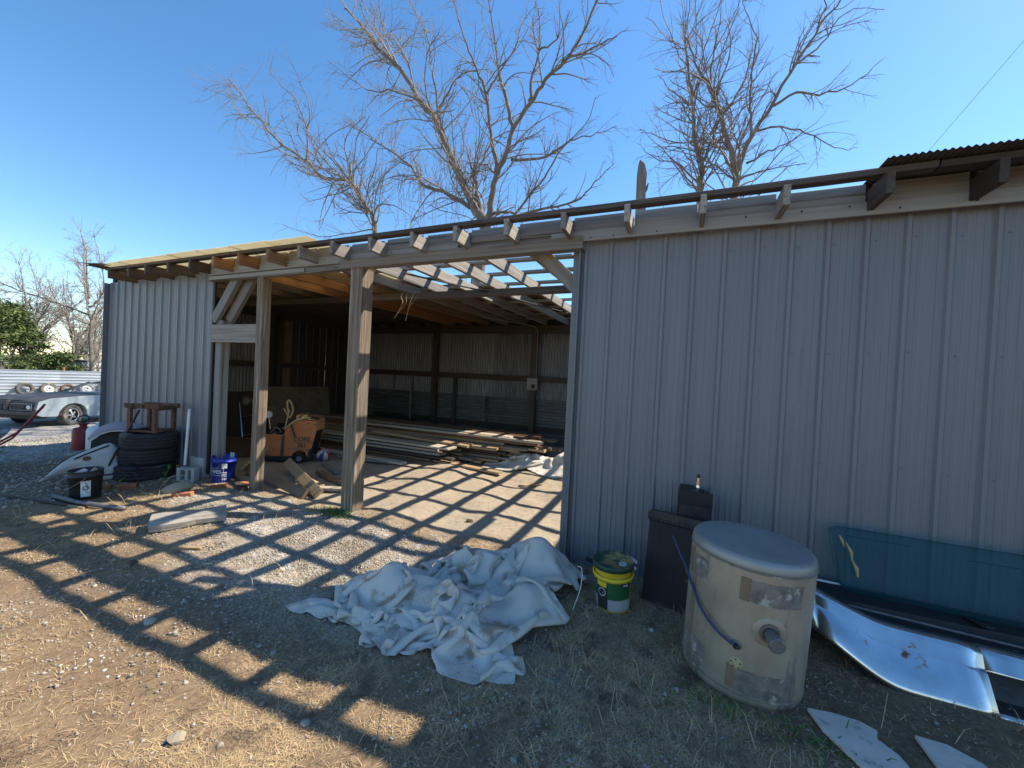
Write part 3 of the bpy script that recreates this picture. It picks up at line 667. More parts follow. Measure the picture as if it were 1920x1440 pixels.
for a_, b_, c_ in v_:
    aa = R(242)+a_/.128; v2.append((math.cos(aa)*(.1310+c_), math.sin(aa)*(.1310+c_), .155+b_))
obj('ring_mark', mesh(v2, f_), 'label_white', lb)
obj('ring_mark', mesh(*[[(math.cos(R(242)+s_*.02/.128+k*.02)*.132, math.sin(R(242)+s_*.02/.128+k*.02)*.132, .155-s_*.02) for s_ in (-1, 1) for k in (0, 1)], [(0, 1, 3, 2)]]), 'label_white', lb)
tb = obj('label_tab', mesh(*band(.1318, .1322, .208, .236, R(303), R(340), 8, .003)), 'label_print', lb)
def wrap_text(name, txt, size, m_, par, rad, ang, z):
    c = bpy.data.curves.new('t', 'FONT'); c.body = txt; c.size = size; c.align_x = 'CENTER'; c.align_y = 'CENTER'; c.offset = size*.015
    o = bpy.data.objects.new('t', c); COL.objects.link(o); bpy.context.view_layer.update()
    me = bpy.data.meshes.new_from_object(o.evaluated_get(bpy.context.evaluated_depsgraph_get())); bpy.data.objects.remove(o)
    for v in me.vertices:
        aa = ang+v.co.x/rad; v.co = Vector((math.cos(aa)*rad, math.sin(aa)*rad, z+v.co.y))
    return obj(name, me, m_, par)
wrap_text('lettering', 'mag', .026, 'label_white', lb, .1358, R(319), .222)
obj('handle_band', mesh(*lathe([(.141, .245), (.148, .243), (.150, .268), (.142, .270)], 36), smooth=True), 'yellow_bright', t)
ld_ = obj('lid', mesh(*lathe([(.141, .315), (.150, .316), (.152, .345), (.146, .355), (.136, .352), (.133, .345), (.0, .347)], 36), smooth=True), 'dark_green', t)
obj('spout_cap', mesh(*lathe([(.030, .346), (.031, .353), (.026, .356), (.022, .350), (0, .350)], 20), smooth=True), 'label_pale', ld_, (.075, -.035, 0))
# radiator leaning on the wall
t = thing('car_radiator', 'black finned car radiator leaning against the grey wall', 'radiator', (.02, 3.20, .0), (-.17, 0, R(-14)))
t.location.z = G(0, 3.2)-.02
obj('core', mesh(*box(.41, .045, .60, .004)), 'black', t, (0, 0, .32))
fin = mesh(*box(.0045, .008, .585, .001)); fin.materials.append(MATS['black'])
for k in range(38): obj('fin', fin, None, t, (-.195+.0105*k, -.0255, .32))
def tank_sec(w_):
    return loft([[(x, -.035, z0) for x, z0 in ((-w_/2, 0), (w_/2, 0), (w_/2, .055), (w_/2-.02, .075), (-w_/2+.02, .075), (-w_/2, .055))], [(x, .035, z0) for x, z0 in ((-w_/2, 0), (w_/2, 0), (w_/2, .055), (w_/2-.02, .075), (-w_/2+.02, .075), (-w_/2, .055))]])
obj('top_tank', mesh(*tank_sec(.435)), 'dark_steel', t, (0, 0, .622)); obj('bottom_tank', mesh(*tank_sec(.435)), 'dark_steel', t, (0, 0, -.03), (0, 0, 0))
tb = mesh(*box(.009, .012, .02, .002))
for k in range(14): obj('crimp_tab', tb, 'dark_steel', t, (-.20+.031*k, -.041, .632))
obj('hose_neck', mesh(*tube([(.16, -.01, .66), (.24, -.03, .675), (.29, -.03, .672)], [.022, .016, .006], 8), smooth=True), 'rust', t)
# black steel canister box behind the radiator
t = thing('metal_box', 'black steel box with plug fitting standing behind the radiator', 'box', (.16, 3.42, 0), (0, 0, .06)); t.location.z = G(.16, 3.42)
obj('body', mesh(*extr([(-.115, 0), (.115, 0), (.115, .80), (.10, .835), (-.005, .87), (-.105, .87), (-.115, .80)], -.085, .085)), 'dark_steel', t)
obj('front_plate', mesh(*box(.225, .012, .10, .003)), 'black', t, (0, -.092, .81))
f = obj('fitting', mesh(*lathe([(0, .10), (.010, .10), (.012, .07), (.017, .068), (.017, .045), (.013, .04), (.016, .02), (.016, 0)], 12), smooth=False), 'chrome_small', t, (.018, -.02, .862)); obj('cap', mesh(*lathe([(0, .028), (.010, .026), (.012, 0)], 10)), 'dark_steel', f, (0, 0, .095))
obj('bolt', mesh(*lathe([(0, .02), (.012, .018), (.014, 0)], 8)), 'dark_steel', t, (.065, -.02, .845))
# aluminium tank standing on end
t = thing('fuel_tank', 'dull aluminium round fuel tank standing on end in front of the wall', 'tank', (.405, 2.665, G(.4, 2.63)-.005), (.035, .045, R(-14)))
TA, TB, TH = .308, .275, .80
def ell(s, z, n=56): return [(TA*s*math.cos(2*math.pi*i/n), TB*s*math.sin(2*math.pi*i/n), z) for i in range(n)]
obj('shell', mesh(*loft([ell(.90, 0), ell(.965, .012), ell(.99, .035), ell(1, .06), ell(1, .3), ell(1, .55), ell(1, TH-.06)], False), smooth=True), 'alu', t)
top = loft([ell(1.004, TH-.062), ell(1.004, TH-.045), ell(.99, TH-.02), ell(.955, TH-.004), ell(.90, TH), ell(.5, TH+.004), ell(.02, TH+.005)], True)
obj('top_head', mesh(*top, smooth=True), 'alu_top', t)
obj('weld_bead', mesh(*loft([ell(1.004, TH-.068), ell(1.012, TH-.066), ell(1.004, TH-.062)], False), smooth=True), 'alu_scrub', t); obj('weld_bead', mesh(*loft([ell(1.002, .060), ell(1.010, .066), ell(1.002, .072)], False), smooth=True), 'alu_scrub', t)
def epatch(a0, a1, z0, z1, off=1.004, n=12, nz=3):
    return loft([[(TA*off*math.cos(a0+(a1-a0)*i/n), TB*off*math.sin(a0+(a1-a0)*i/n), z0+(z1-z0)*k/nz+.0025*math.sin(i*1.7+k)) for i in range(n+1)] for k in range(nz+1)], False, False)
for a0, a1, z0, z1, m_ in ((192, 214, .585, .70, 'alu_scrub'), (214, 236, .575, .70, 'alu_scrub'), (268, 277, .575, .70, 'alu_rust'), (277, 325, .575, .695, 'alu_scrub'), (205, 240, .115, .225, 'alu_scrub'), (186, 200, .10, .24, 'alu_scrub'), (263, 271, .08, .21, 'alu_rust'), (271, 322, .075, .205, 'alu_scrub'), (205, 213, .57, .72, 'alu_rust')):
    obj('strap_scar', mesh(*epatch(R(a0), R(a1), z0, z1, 1.004+.0012*(m_ == 'alu_rust')), smooth=True), m_, t)
def eo(a, z, off=1.0): return Vector((TA*off*math.cos(R(a)), TB*off*math.sin(R(a)), z))
for a_ in (217, 220): obj('seam_line', mesh(*tube([eo(a_, .08, 1.003), eo(a_, .3, 1.004), eo(a_, .58, 1.004)], .0022, 5)), 'alu_rust', t)
def radial(a):  # basis whose z points out of the shell
    nrm = Vector((math.cos(R(a))/TA, math.sin(R(a))/TB, 0)).normalized(); return nrm.to_track_quat('Z', 'Y').to_euler()
f = obj('filler_flange', mesh(*lathe([(0, .004), (.075, .004), (.080, 0), (.080, -.02)], 28), smooth=True), 'alu', t, eo(296, .44, .995), radial(296))
obj('filler_ring', mesh(*lathe([(.038, .0), (.050, .008), (.047, .016), (.036, .014)], 22), smooth=True), 'alu_rust', f)
nk = obj('filler_cap', mesh(*lathe([(.030, .0), (.031, .075), (.038, .078), (.039, .098), (.034, .103), (0, .104)], 12)), 'galv', f, (0, 0, .002)); obj('cap_seam', mesh(*lathe([(.0385, .084), (.0405, .086), (.0385, .089)], 12)), 'alu_rust', f)
f = obj('hose_flange', mesh(*lathe([(0, .006), (.024, .006), (.026, 0), (.026, -.01)], 20), smooth=True), 'alu_scrub', t, eo(270, .325, .997), radial(270)); obj('hose_elbow', mesh(*tube([(0, 0, .004), (0, .0, .025), (.012, .012, .034)], [.012, .012, .009], 8), smooth=True), 'dark_steel', f)
hp_ = [eo(268, .335, 1.10), eo(255, .365, 1.11), eo(238, .42, 1.09), eo(220, .50, 1.06), eo(205, .575, 1.10), eo(196, .64, 1.22), eo(193, .72, 1.36)]
obj('hose', mesh(*tube(smooth_path(hp_, 5), .0075, 8), smooth=True), 'blue_hose', t)
f = obj('sender_plate', mesh(*lathe([(0, .004), (.031, .004), (.033, 0), (.033, -.006)], 24), smooth=True), 'yellow_fibre', t, eo(271, .225, 1.0), radial(271))
for k in range(5): obj('screw', mesh(*lathe([(0, .003), (.004, .002), (.0045, 0)], 7)), 'black', f, (.023*math.cos(k*1.257+.4), .023*math.sin(k*1.257+.4), .004))
f = obj('pipe_fitting', mesh(*tube([eo(184, .50, .98), eo(184, .50, 1.07)], .018, 10)), 'rust', t); obj('pipe_fitting', mesh(*tube([eo(186, .44, .98), eo(186, .44, 1.05)], .013, 8)), 'rust', t)
# chrome bumper
t = thing('chrome_bumper', 'rust pitted chrome car bumper lying along the wall foot', 'bumper', (0, 0, 0))
def bump_sec(x):
    # section (y,z) from top back lip over the face to bottom lip; x from left tip
    e_ = max(0, min(1, (x-.84)/.42)); e2 = math.sqrt(e_); wrap = (1-e2)**2*.16
    yb = 3.04-.03*(x-.9)+wrap; zt = .375-.085*sm(e_)-.01*(x-1.3); zb = .16-.155*sm(min(1, e_*1.05))
    h = zt-zb; f_ = .35+.65*e2
    pts = [(yb+.11, zt-.006), (yb+.04, zt+.005), (yb+.012, zt+.001), (yb-.012, zt-h*.08), (yb-.035*f_, zt-h*.30), (yb-.043*f_, zt-h*.325), (yb-.058*f_, zt-h*.345), (yb-.150*f_, zb+h*.16), (yb-.162*f_, zb+h*.07), (yb-.158*f_, zb+.004), (yb-.135*f_, zb+.004)]
    return [(x, p, q) for p, q in pts]
def sm(t): return t*t*(3-2*t)
xs = [.838, .842, .848, .857, .868, .882, .90, .92, .945, .975, 1.01, 1.05, 1.09, 1.13, 1.17, 1.21, 1.26, 1.32, 1.42, 1.52, 1.61]
vf = loft([bump_sec(x) for x in xs], False, False); o = obj('face', mesh(*vf, smooth=True), 'chrome', t)
o.modifiers.new('s', 'SOLIDIFY').thickness = .004
# right of the plate recess: upper and lower rails with the recess between
def rail(i0, i1, x0, x1, n=8): return loft([bump_sec(x0+(x1-x0)*k/n)[i0:i1] for k in range(n+1)], False, False)
for i0, i1 in ((0, 6), (7, 11)):
    o = obj('face', mesh(*rail(i0, i1, 1.61, 2.7), smooth=True), 'chrome', t); o.modifiers.new('s', 'SOLIDIFY').thickness = .004
sec = [bump_sec(1.61+1.09*k/8) for k in range(9)]
o = obj('plate_recess', mesh(*loft([[(p[4][0], p[4][1], p[4][2]), (p[4][0], p[4][1]+.06, p[4][2]-.01), (p[7][0], p[7][1]+.10, p[7][2]+.01), (p[7][0], p[7][1], p[7][2])] for p in sec], False, False)), 'dark_steel', t)
p = bump_sec(1.61); obj('recess_edge', mesh(*[[p[4], p[5], p[6], p[7], (1.61, p[7][1]+.10, p[7][2]+.01), (1.61, p[4][1]+.06, p[4][2]-.01)], [(0, 1, 2, 3, 4, 5)]]), 'chrome', t)
obj('mount_bar', mesh(*tube([(1.0, 3.13, .33), (1.8, 3.13, .30), (2.7, 3.12, .27)], .006, 6)), 'galv', t)
obj('bracket', mesh(*box(.06, .012, .30, .003)), 'rust', t, (1.12, 3.12, .13), (.1, 0, 0)); obj('bracket', mesh(*box(.06, .012, .28, .003)), 'rust', t, (2.0, 3.10, .12), (.1, 0, 0))
# dark trunk panel between bumper and glass
t = thing('trunk_lid', 'black car trunk lid on the ground between glass and bumper', 'trunk lid', (0, 0, 0))
vf = loft([[(x, 3.22, .02), (x, 3.20, .20), (x, 3.24, .31), (x, 3.38, .335), (x, 3.44, .32), (x, 3.45, .04)] for x in (.78, 1.2, 1.7, 2.2, 2.7)], True); obj('skin', mesh(*vf, smooth=False), 'black', t)
obj('white_edge', mesh(*tube([(.80, 3.405, .345), (1.1, 3.405, .343)], .007, 6)), 'label_white', t); obj('hinge', mesh(*box(.05, .14, .008, .002)), 'dark_steel', t, (1.72, 3.28, .335), (0, .1, .4))
# windscreen glass
t = thing('windscreen', 'tinted teal car windscreen glass leaning against the grey wall', 'windscreen', (0, 0, 0))
def ws(u, v):  # u along, v up
    x = 1.02+1.55*u; z = .335+.40*v-.03*(u-.5)**2; y = 3.30+.12*v+.05*(4*(u-.5)**2)**.9
    return (x+.05*(1-v)*(1 if u < .5 else -1)*(abs(u-.5)*2)**6-.03*(v > .9)*0, y, z)
nu_, nv_ = 28, 8; V = [ws(i/nu_, j/nv_) for j in range(nv_+1) for i in range(nu_+1)]
for j in range(nv_+1):      # rounded corners
    for i in range(nu_+1):
        u, v = i/nu_, j/nv_; k = j*(nu_+1)+i; c_ = .06; dx = min(u, 1-u)*1.55; dz = min(v, 1-v)*.40
        if dx < c_ and dz < c_:
            qx, qz = c_-dx, c_-dz; d_ = math.hypot(qx, qz)
            if d_ > c_:
                s_ = c_/d_; nx_ = (c_-qx*s_); nz_ = (c_-qz*s_); x, y, z = V[k]
                V[k] = (x+(nx_-dx)*(1 if u < .5 else -1), y, z+(nz_-dz)*(1 if v < .5 else -1))
F = [(j*(nu_+1)+i, j*(nu_+1)+i+1, (j+1)*(nu_+1)+i+1, (j+1)*(nu_+1)+i) for j in range(nv_) for i in range(nu_)]
o = obj('glass', mesh(V, F, smooth=True), 'glass_teal', t); o.modifiers.new('s', 'SOLIDIFY').thickness = .005
edge = [V[nv_*(nu_+1)+i] for i in range(nu_+1)]; obj('edge_seal', mesh(*tube([(x, y-.004, z) for x, y, z in edge[1:]], .004, 5)), 'glass_teal', t)
obj('seal_strip', mesh(*tube([(x, y-.006, z-.055) for x, y, z in edge[2:9]], .0025, 5)), 'black', t); obj('seal_strip', mesh(*tube([(x, y-.006, z-.085) for x, y, z in edge[13:20]], .003, 5)), 'black', t)
obj('tape_scrap', mesh(*tube([(1.095, 3.338, .66), (1.125, 3.33, .60), (1.13, 3.325, .55), (1.155, 3.318, .50), (1.16, 3.312, .45)], [.004, .011, .004, .012, .006], 5)), 'strap', t); obj('tape_scrap', mesh(*tube([(1.06, 3.343, .70), (1.075, 3.338, .67), (1.085, 3.335, .63)], [.004, .009, .003], 5)), 'strap', t)
# broken pale sheets on the ground
def shard(poly, th, seed):
    rr = random.Random(seed); return extr([(x+rr.uniform(-.006, .006), y+rr.uniform(-.006, .006)) for x, y in poly], 0, th, 'xy')
o = obj('broken_board', mesh(*shard([(0, 0), (.10, .02), (.22, .01), (.27, -.03), (.25, -.08), (.29, -.15), (.31, -.30), (.10, -.28), (.02, -.12)], .018, 1)), 'board_white', None, g3(.70, 2.47, .012), (0, .02, .1)); tag(o, 'cracked pale board fragment lying in the grass before the tank', 'board')
o = obj('broken_board', mesh(*shard([(0, 0), (.12, .05), (.22, .02), (.30, -.10), (.24, -.22), (.08, -.18)], .016, 2)), 'board_white', None, g3(1.12, 2.50, .012), (.03, .03, -.3)); tag(o, 'pale board fragment under the bumper by the right edge', 'board')
o = obj('wood_block', mesh(*box(.16, .09, .045)), 'wood_grey', None, g3(-.58, 3.28, .02), (0, .1, .5)); tag(o, 'small grey wood block between tarp and lidded bucket', 'wood block')
o = obj('pipe_stub', mesh(*tube([(-.66, 3.40, .13), (-.52, 3.36, .12)], .017, 10)), 'black'); tag(o, 'black pipe stub at the wall foot behind the lidded bucket', 'pipe')
o = obj('white_pipe', mesh(*tube([(-.30, 3.30, .26), (-.235, 3.25, .255)], .013, 10)), 'white_plastic'); tag(o, 'upper short white plastic pipe end beside the radiator', 'pipe')
o = obj('white_pipe', mesh(*tube([(-.31, 3.28, .225), (-.24, 3.22, .215)], .013, 10)), 'white_plastic'); tag(o, 'lower short white plastic pipe end beside the radiator', 'pipe')
o = obj('bent_wire', mesh(*tube(smooth_path([g3(-.64, 2.95, .26), g3(-.60, 2.93, .255), g3(-.585, 2.85, .16), g3(-.62, 2.78, .02)], 5), .003, 5)), 'label_white'); tag(o, 'thin white bent wire beside the tarp edge', 'wire')
for k in range(26):
    a = random.uniform(-.75, 1.5); yy = random.uniform(1.75, 3.2)
print('right done')

# ================================================================== junk beside the left wall panel
def tyre_mesh(ro, ri, w_, n=40, grooves=3):
    pr = [(ri, -w_*.36), (ri+.012, -w_*.42), (ri+(ro-ri)*.5, -w_*.5), (ro-.025, -w_*.46), (ro-.006, -w_*.38)]
    for g_ in range(grooves):
        c = -w_*.30+w_*.60*(g_+.5)/grooves; pr += [(ro, c-w_*.085), (ro, c-.012), (ro-.011, c-.008), (ro-.011, c+.008), (ro, c+.012)]
    pr += [(ro-.006, w_*.38), (ro-.025, w_*.46), (ri+(ro-ri)*.5, w_*.5), (ri+.012, w_*.42), (ri, w_*.36), (ri+.02, w_*.2), (ri+.03, 0), (ri+.02, -w_*.2), (ri, -w_*.36)]
    return lathe(pr, n)
tz = G(-7.0, 3.15)-.01
for k, (ro, dx, dy, w_) in enumerate(((.345, -.02, 0, .215), (.325, .02, .02, .225), (.325, .05, .02, .225))):
    o = obj('truck_tyre', mesh(*tyre_mesh(ro, ro*.56, w_, 44), smooth=True), 'rubber', None, (-7.02+dx, 3.155+dy, tz+.108+.222*k), (.01*k, -.012*k, k))
    tag(o, ('bottom', 'middle', 'top')[k]+' black truck tyre of the stack against the grey wall panel', 'tyre', 'truck tyres stacked by the wall')
t = thing('steel_stand', 'rusty angle iron stand perched on top of the tyre stack', 'stand', (-6.93, 3.17, tz+.665), (0, 0, .32))
for sx in (-1, 1):
    for sy in (-1, 1): obj('leg', mesh(*box(.045, .045, .34, .004)), 'rust', t, (.19*sx, .14*sy, .17))
for sy in (-1, 1): obj('top_rail', mesh(*box(.52, .05, .065, .004)), 'rust', t, (.0, .14*sy, .37)); obj('foot_rail', mesh(*box(.42, .035, .03, .004)), 'rust', t, (0, .14*sy, .018))
for sx in (-1, 1): obj('end_rail', mesh(*box(.04, .24, .055, .004)), 'rust', t, (.21*sx, 0, .345)); obj('foot_rail', mesh(*box(.035, .25, .03, .004)), 'rust', t, (.19*sx, 0, .02))
obj('bolt', mesh(*lathe([(0, .03), (.018, .028), (.02, 0)], 10)), 'rust', t, (.03, -.165, .37), (P2, 0, 0))
o = obj('iron_bar', mesh(*tube([(-7.12, 2.72, G(-7.1, 2.7)+.02), (-6.93, 3.02, tz+.98)], .014, 6)), 'dark_steel'); tag(o, 'thin dark iron bar leaning up against the rusty stand', 'bar')
o = obj('white_pole', mesh(*tube([(-6.545, 3.40, G(-6.5, 3.4)+.19), (-6.62, 3.47, .98)], .019, 10)), 'white_plastic'); tag(o, 'white plastic pole leaning beside the tyre stack', 'pole')
# cinder block: frame with two square holes
t = thing('cinder_block', 'chipped grey cinder block standing below the white pole', 'block', (-6.40, 3.37, G(-6.4, 3.35)-.01), (0, 0, .42))
for x0 in (-.1, .015, .1): obj('web', mesh(*box(.04, .11, .19, .006)), 'concrete', t, (x0, 0, .097))
for z0 in (.016, .178): obj('face_shell', mesh(*box(.155 if z0 < .1 else .154, .112, .030, .004)), 'concrete', t, (0, 0, z0))
obj('back_shell', mesh(*box(.19, .02, .14, .003)), 'concrete', t, (0, .05, .097))
# buckets
def bucket(t, h, r0, r1, m_, ear=True):
    obj('body', mesh(*lathe([(0, .004), (r0, 0), (r0+.002, .006), (r1-.004, h*.80), (r1+.006, h*.80), (r1+.006, h*.84), (r1, h*.85), (r1+.003, h-.006), (r1+.007, h), (r1-.001, h), (r1-.005, h*.8), (r0-.004, .012), (0, .012)], 36), smooth=True), m_, t)
    pts = [((r1+.010)*math.cos(a), (r1+.010)*math.sin(a)*1.0, h*.80-.14*math.sin(a_)) for a, a_ in ((R(180+180*i/14)+BH, math.pi*i/14) for i in range(15))]
    obj('bail_handle', mesh(*tube(pts, .0035, 6), smooth=True), 'wire_grey', t)
BH = R(-35)
t = thing('blue_bucket', 'blue plastic bucket with white printing beside the doorway jamb', 'bucket', g3(-6.02, 3.62, -.005), (0, .02, R(0)))
bucket(t, .37, .130, .150, 'blue_bucket'); cA = R(-52)
wrap_text('lettering', 'LOWES', .068, 'label_white', t, .1455, cA-.62, .165)
fr = [[(math.cos(cA-.62+s_*.95)*.1452, math.sin(cA-.62+s_*.95)*.1452, .165+q*.05) for s_, q in ((-1, -1), (-.5, -1), (0, -1), (.5, -1), (1, -1), (1, 1), (.5, 1), (0, 1), (-.5, 1), (-1, 1), (-1, -1))]][0]
obj('print_frame', mesh(*tube(fr, .0022, 5)), 'label_white', t)
for z0, hh in ((.255, .03), (.215, .035), (.150, .012), (.130, .008), (.112, .012), (.092, .008), (.045, .028)): obj('print_patch', mesh(*band(.130+.020*(z0/.37), .130+.020*((z0+hh)/.37), z0, z0+hh, cA+.18, cA+.62, 6)), 'label_white', t)
for k in range(2): obj('white_tool', mesh(*tube([(.05+.05*k, .04, .1), (.06+.05*k, .06, .42)], .012, 8)), 'white_plastic', t)
t = thing('black_bucket', 'black plastic bucket with a white label holding scraps by the fender', 'bucket', g3(-6.52, 2.36, -.01), (.02, 0, 0)); BH = R(-20)
bucket(t, .36, .128, .150, 'black_bucket'); cA = R(-22+2)
lab = obj('label', mesh(*band(.1335, .1425, .06, .25, cA-.30, cA+.30, 8)), 'label_white', t)
rr = random.Random(4)
for k in range(16):
    a0 = cA-.25+rr.random()*.36; z0 = .07+k*.011; obj('label_mark', mesh(*band(.1285+.0215*z0/.36, .1285+.0215*(z0+.006)/.36, z0, z0+.006, a0, a0+.06+rr.random()*.12, 3, .0022)), 'label_print', lab)
v_, f_ = lathe([(.018, -.001), (.026, -.001), (.026, .001), (.018, .001)], 16); v2 = [(math.cos(cA+a_/.14)*(.1425+c_), math.sin(cA+a_/.14)*(.1425+c_), .165+b_) for a_, b_, c_ in v_]; obj('label_mark', mesh(v2, f_), 'label_print', lab)
obj('contents', mesh(*lathe([(.143, .29), (.09, .30), (.03, .315), (0, .31)], 14)), 'dark_steel', t); obj('scrap', mesh(*box(.05, .12, .03)), 'board_white', t, (-.04, -.03, .325), (.3, .4, .5)); obj('scrap', mesh(*tube([(.02, 0, .28), (.08, .06, .37)], .02, 8)), 'wood_pale', t)
# two loose fenders
def panel(top_, bot_, ny_, bow, th=.004):
    n = len(top_); V = []
    for j in range(ny_+1):
        v = j/ny_
        for i in range(n):
            x = top_[i][0]*(1-v)+bot_[i][0]*v; z = top_[i][1]*(1-v)+bot_[i][1]*v; V.append((x, -bow*math.sin(v*math.pi*.9)-bow*.6*math.sin(i/(n-1)*math.pi), z))
    return V, [(j*n+i, j*n+i+1, (j+1)*n+i+1, (j+1)*n+i) for j in range(ny_) for i in range(n-1)]
t = thing('white_fender', 'dirty white car fender lying propped behind the black bucket', 'fender', g3(-7.18, 2.62, .0), (-.30, .0, R(66)))
tp = [(-.44, .06), (-.36, .13), (-.25, .29), (-.10, .39), (.06, .46), (.20, .55), (.26, .42), (.30, .36)]; bt = [(-.42, .05), (-.38, .06), (-.30, .10), (-.12, .20), (-.05, .03), (.06, .01), (.16, .0), (.24, .0)]
o = obj('skin', mesh(*panel(tp, bt, 6, .07), smooth=True), 'fender_white', t); o.modifiers.new('s', 'SOLIDIFY').thickness = .006; s_ = o.modifiers.new('s2', 'SUBSURF'); s_.levels = 1; s_.render_levels = 1
obj('edge_flange', mesh(*tube(smooth_path([(x, -.02, z) for x, z in tp[:6]], 3), .010, 6), smooth=True), 'dark_steel', t); obj('lower_flange', mesh(*tube(smooth_path([(.24, -.02, .02), (.30, -.03, .2), (.30, -.02, .36)], 3), .009, 6), smooth=True), 'black', t)
obj('rust_patch', mesh(*lathe([(0, .002), (.035, .001), (.04, 0)], 14)), 'rust', t, (-.02, -.118, .30), (P2, 0, 0), (1, .8, 1))
t = thing('grey_fender', 'dull grey car quarter panel with arched opening beside the tyre stack', 'fender', g3(-7.62, 3.12, 0), (-.15, 0, R(62)))
outer = [(-.36, .50), (-.30, .62), (-.16, .72), (.02, .74), (.20, .70), (.34, .60), (.40, .44), (.38, .20), (.30, .0)]; inner = [(-.34, .46), (-.26, .53), (-.14, .585), (.0, .59), (.12, .55), (.18, .47), (.17, .38), (.08, .18), (.0, .0)]
V = []; n = len(outer)
for j in range(5):
    v = j/4
    for i in range(n): V.append((outer[i][0]*(1-v)+inner[i][0]*v, -.08*math.sin(v*math.pi*.7), outer[i][1]*(1-v)+inner[i][1]*v))
o = obj('skin', mesh(V, [(j*n+i, j*n+i+1, (j+1)*n+i+1, (j+1)*n+i) for j in range(4) for i in range(n-1)], smooth=True), 'fender_grey', t); o.modifiers.new('s', 'SOLIDIFY').thickness = .006; s_ = o.modifiers.new('s2', 'SUBSURF'); s_.levels = 1; s_.render_levels = 1
obj('arch_trim', mesh(*tube(smooth_path([(x, -.07, z) for x, z in inner], 4), .010, 6), smooth=True), 'label_white', t)
obj('arch_backing', mesh(*[[(x*.98, .10, z) for x, z in inner]+[(-.34, .10, 0)], [tuple(range(n+1))]]), 'black', t)  # flat black sheet closing the arch from behind
# red canister with ring handle
t = thing('red_canister', 'dark red steel canister with ring handle on the gravel beyond the fenders', 'canister', g3(-9.85, 3.50, -.01))
obj('body', mesh(*lathe([(0, 0), (.135, 0), (.14, .02), (.14, .36), (.125, .40), (.05, .42), (.05, .45), (.085, .47), (.085, .485), (.02, .49), (0, .49)], 28), smooth=True), 'red_paint', t)
obj('ring_handle', mesh(*tube([(0, .095*math.cos(a), .56+.06*math.sin(a)) for a in [2*math.pi*i/18 for i in range(19)]], .011, 6), smooth=True), 'dark_steel', t, (0, 0, 0), (0, 0, R(20)))
o = obj('iron_bar', mesh(*tube([g3(-9.45, 3.62, .05), (-9.32, 3.78, 1.0)], .016, 6)), 'red_paint'); tag(o, 'reddish bar leaning at the shed corner beside the red canister', 'bar')
# white jug behind
o = obj('white_drum', mesh(*lathe([(0, 0), (.15, 0), (.16, .03), (.16, .40), (.13, .46), (.05, .48), (.05, .52), (0, .52)], 20), smooth=True), 'white_plastic', None, g3(-9.42, 3.55, -.01)); tag(o, 'white plastic drum half hidden at the shed corner', 'drum')
# wheelbarrow at the left edge
t = thing('wheelbarrow', 'wheelbarrow with pale muddy tub and red handle at the left edge', 'wheelbarrow', g3(-9.10, 1.93, 0), (0, 0, R(71)))
V = [(-.45, -.32, .50), (.50, -.36, .54), (.50, .36, .54), (-.45, .32, .50), (-.22, -.20, .20), (.22, -.22, .20), (.22, .22, .20), (-.22, .20, .20)]
o = obj('tub', mesh(V, [(0, 1, 5, 4), (1, 2, 6, 5), (2, 3, 7, 6), (3, 0, 4, 7), (4, 5, 6, 7)]), 'barrow_tub', t); o.modifiers.new('s', 'SOLIDIFY').thickness = .012
obj('rim', mesh(*tube([V[0], V[1], V[2], V[3], V[0]], .012, 6)), 'barrow_tub', t)
for s_ in (-1, 1):
    obj('handle', mesh(*tube([(-.55, .12*s_, .16), (.3, .26*s_, .26), (.55, .29*s_, .46), (.82, .20*s_, .90)], .014, 8), smooth=True), 'red_paint', t); obj('leg', mesh(*tube([(.32, .27*s_, .26), (.34, .27*s_, .0)], .014, 6)), 'rust', t)
wh = obj('wheel', mesh(*tyre_mesh(.18, .08, .09, 24, 1), smooth=True), 'rubber', t, (-.58, 0, .18), (P2, 0, 0)); obj('hub', mesh(*lathe([(0, .03), (.085, .02), (.085, -.02), (0, -.03)], 16)), 'rust', wh)
# small things on the ground there
def brick(loc, rot, label, holes=True):
    t = thing('brick', label, 'brick', loc, rot, 'loose bricks')
    bm = bmesh.new(); bmesh.ops.create_cube(bm, size=1); bmesh.ops.scale(bm, vec=(.20, .095, .058), verts=bm.verts); bmesh.ops.bevel(bm, geom=list(bm.edges), offset=.004, segments=1, affect='EDGES')
    me = bpy.data.meshes.new('b'); bm.to_mesh(me); bm.free(); obj('body', me, 'brick', t, (0, 0, .029))
    if holes:
        for k in (-1, 0, 1): obj('core_hole_disc', mesh(*lathe([(0, .0588), (.016, .0588), (.016, .045)], 10)), 'black', t, (.055*k, 0, 0))  # flat black discs paint the dark of the core holes
brick(g3(-5.60, 2.90, -.006), (0, 0, .75), 'orange cored brick in front of the smooth oval stone')
brick(g3(-5.46, 3.62, -.006), (0, .03, .55), 'worn pale brick at the foot of the middle post', False)
brick(g3(-5.66, 3.36, -.02), (.05, .05, 1.2), 'broken orange brick half buried before the blue bucket', False)
brick(g3(-6.62, 2.78, -.006), (0, 0, 1.0), 'orange brick lying near the foot of the iron bar', False)
brick(g3(-6.80, 2.60, -.012), (0, .05, .9), 'dull brick right behind the black bucket', False)
rr = np.random.default_rng(2); bm = bmesh.new(); bmesh.ops.create_icosphere(bm, subdivisions=3, radius=1)
for v in bm.verts: v.co = Vector((v.co.x*.17, v.co.y*.11, v.co.z*.075))*(1+.10*(float(fbm(v.co.x*1.5+4, v.co.y*1.5+v.co.z, 71, 2))-.4))
me = bpy.data.meshes.new('s'); bm.to_mesh(me); bm.free(); me.polygons.foreach_set('use_smooth', [True]*len(me.polygons))
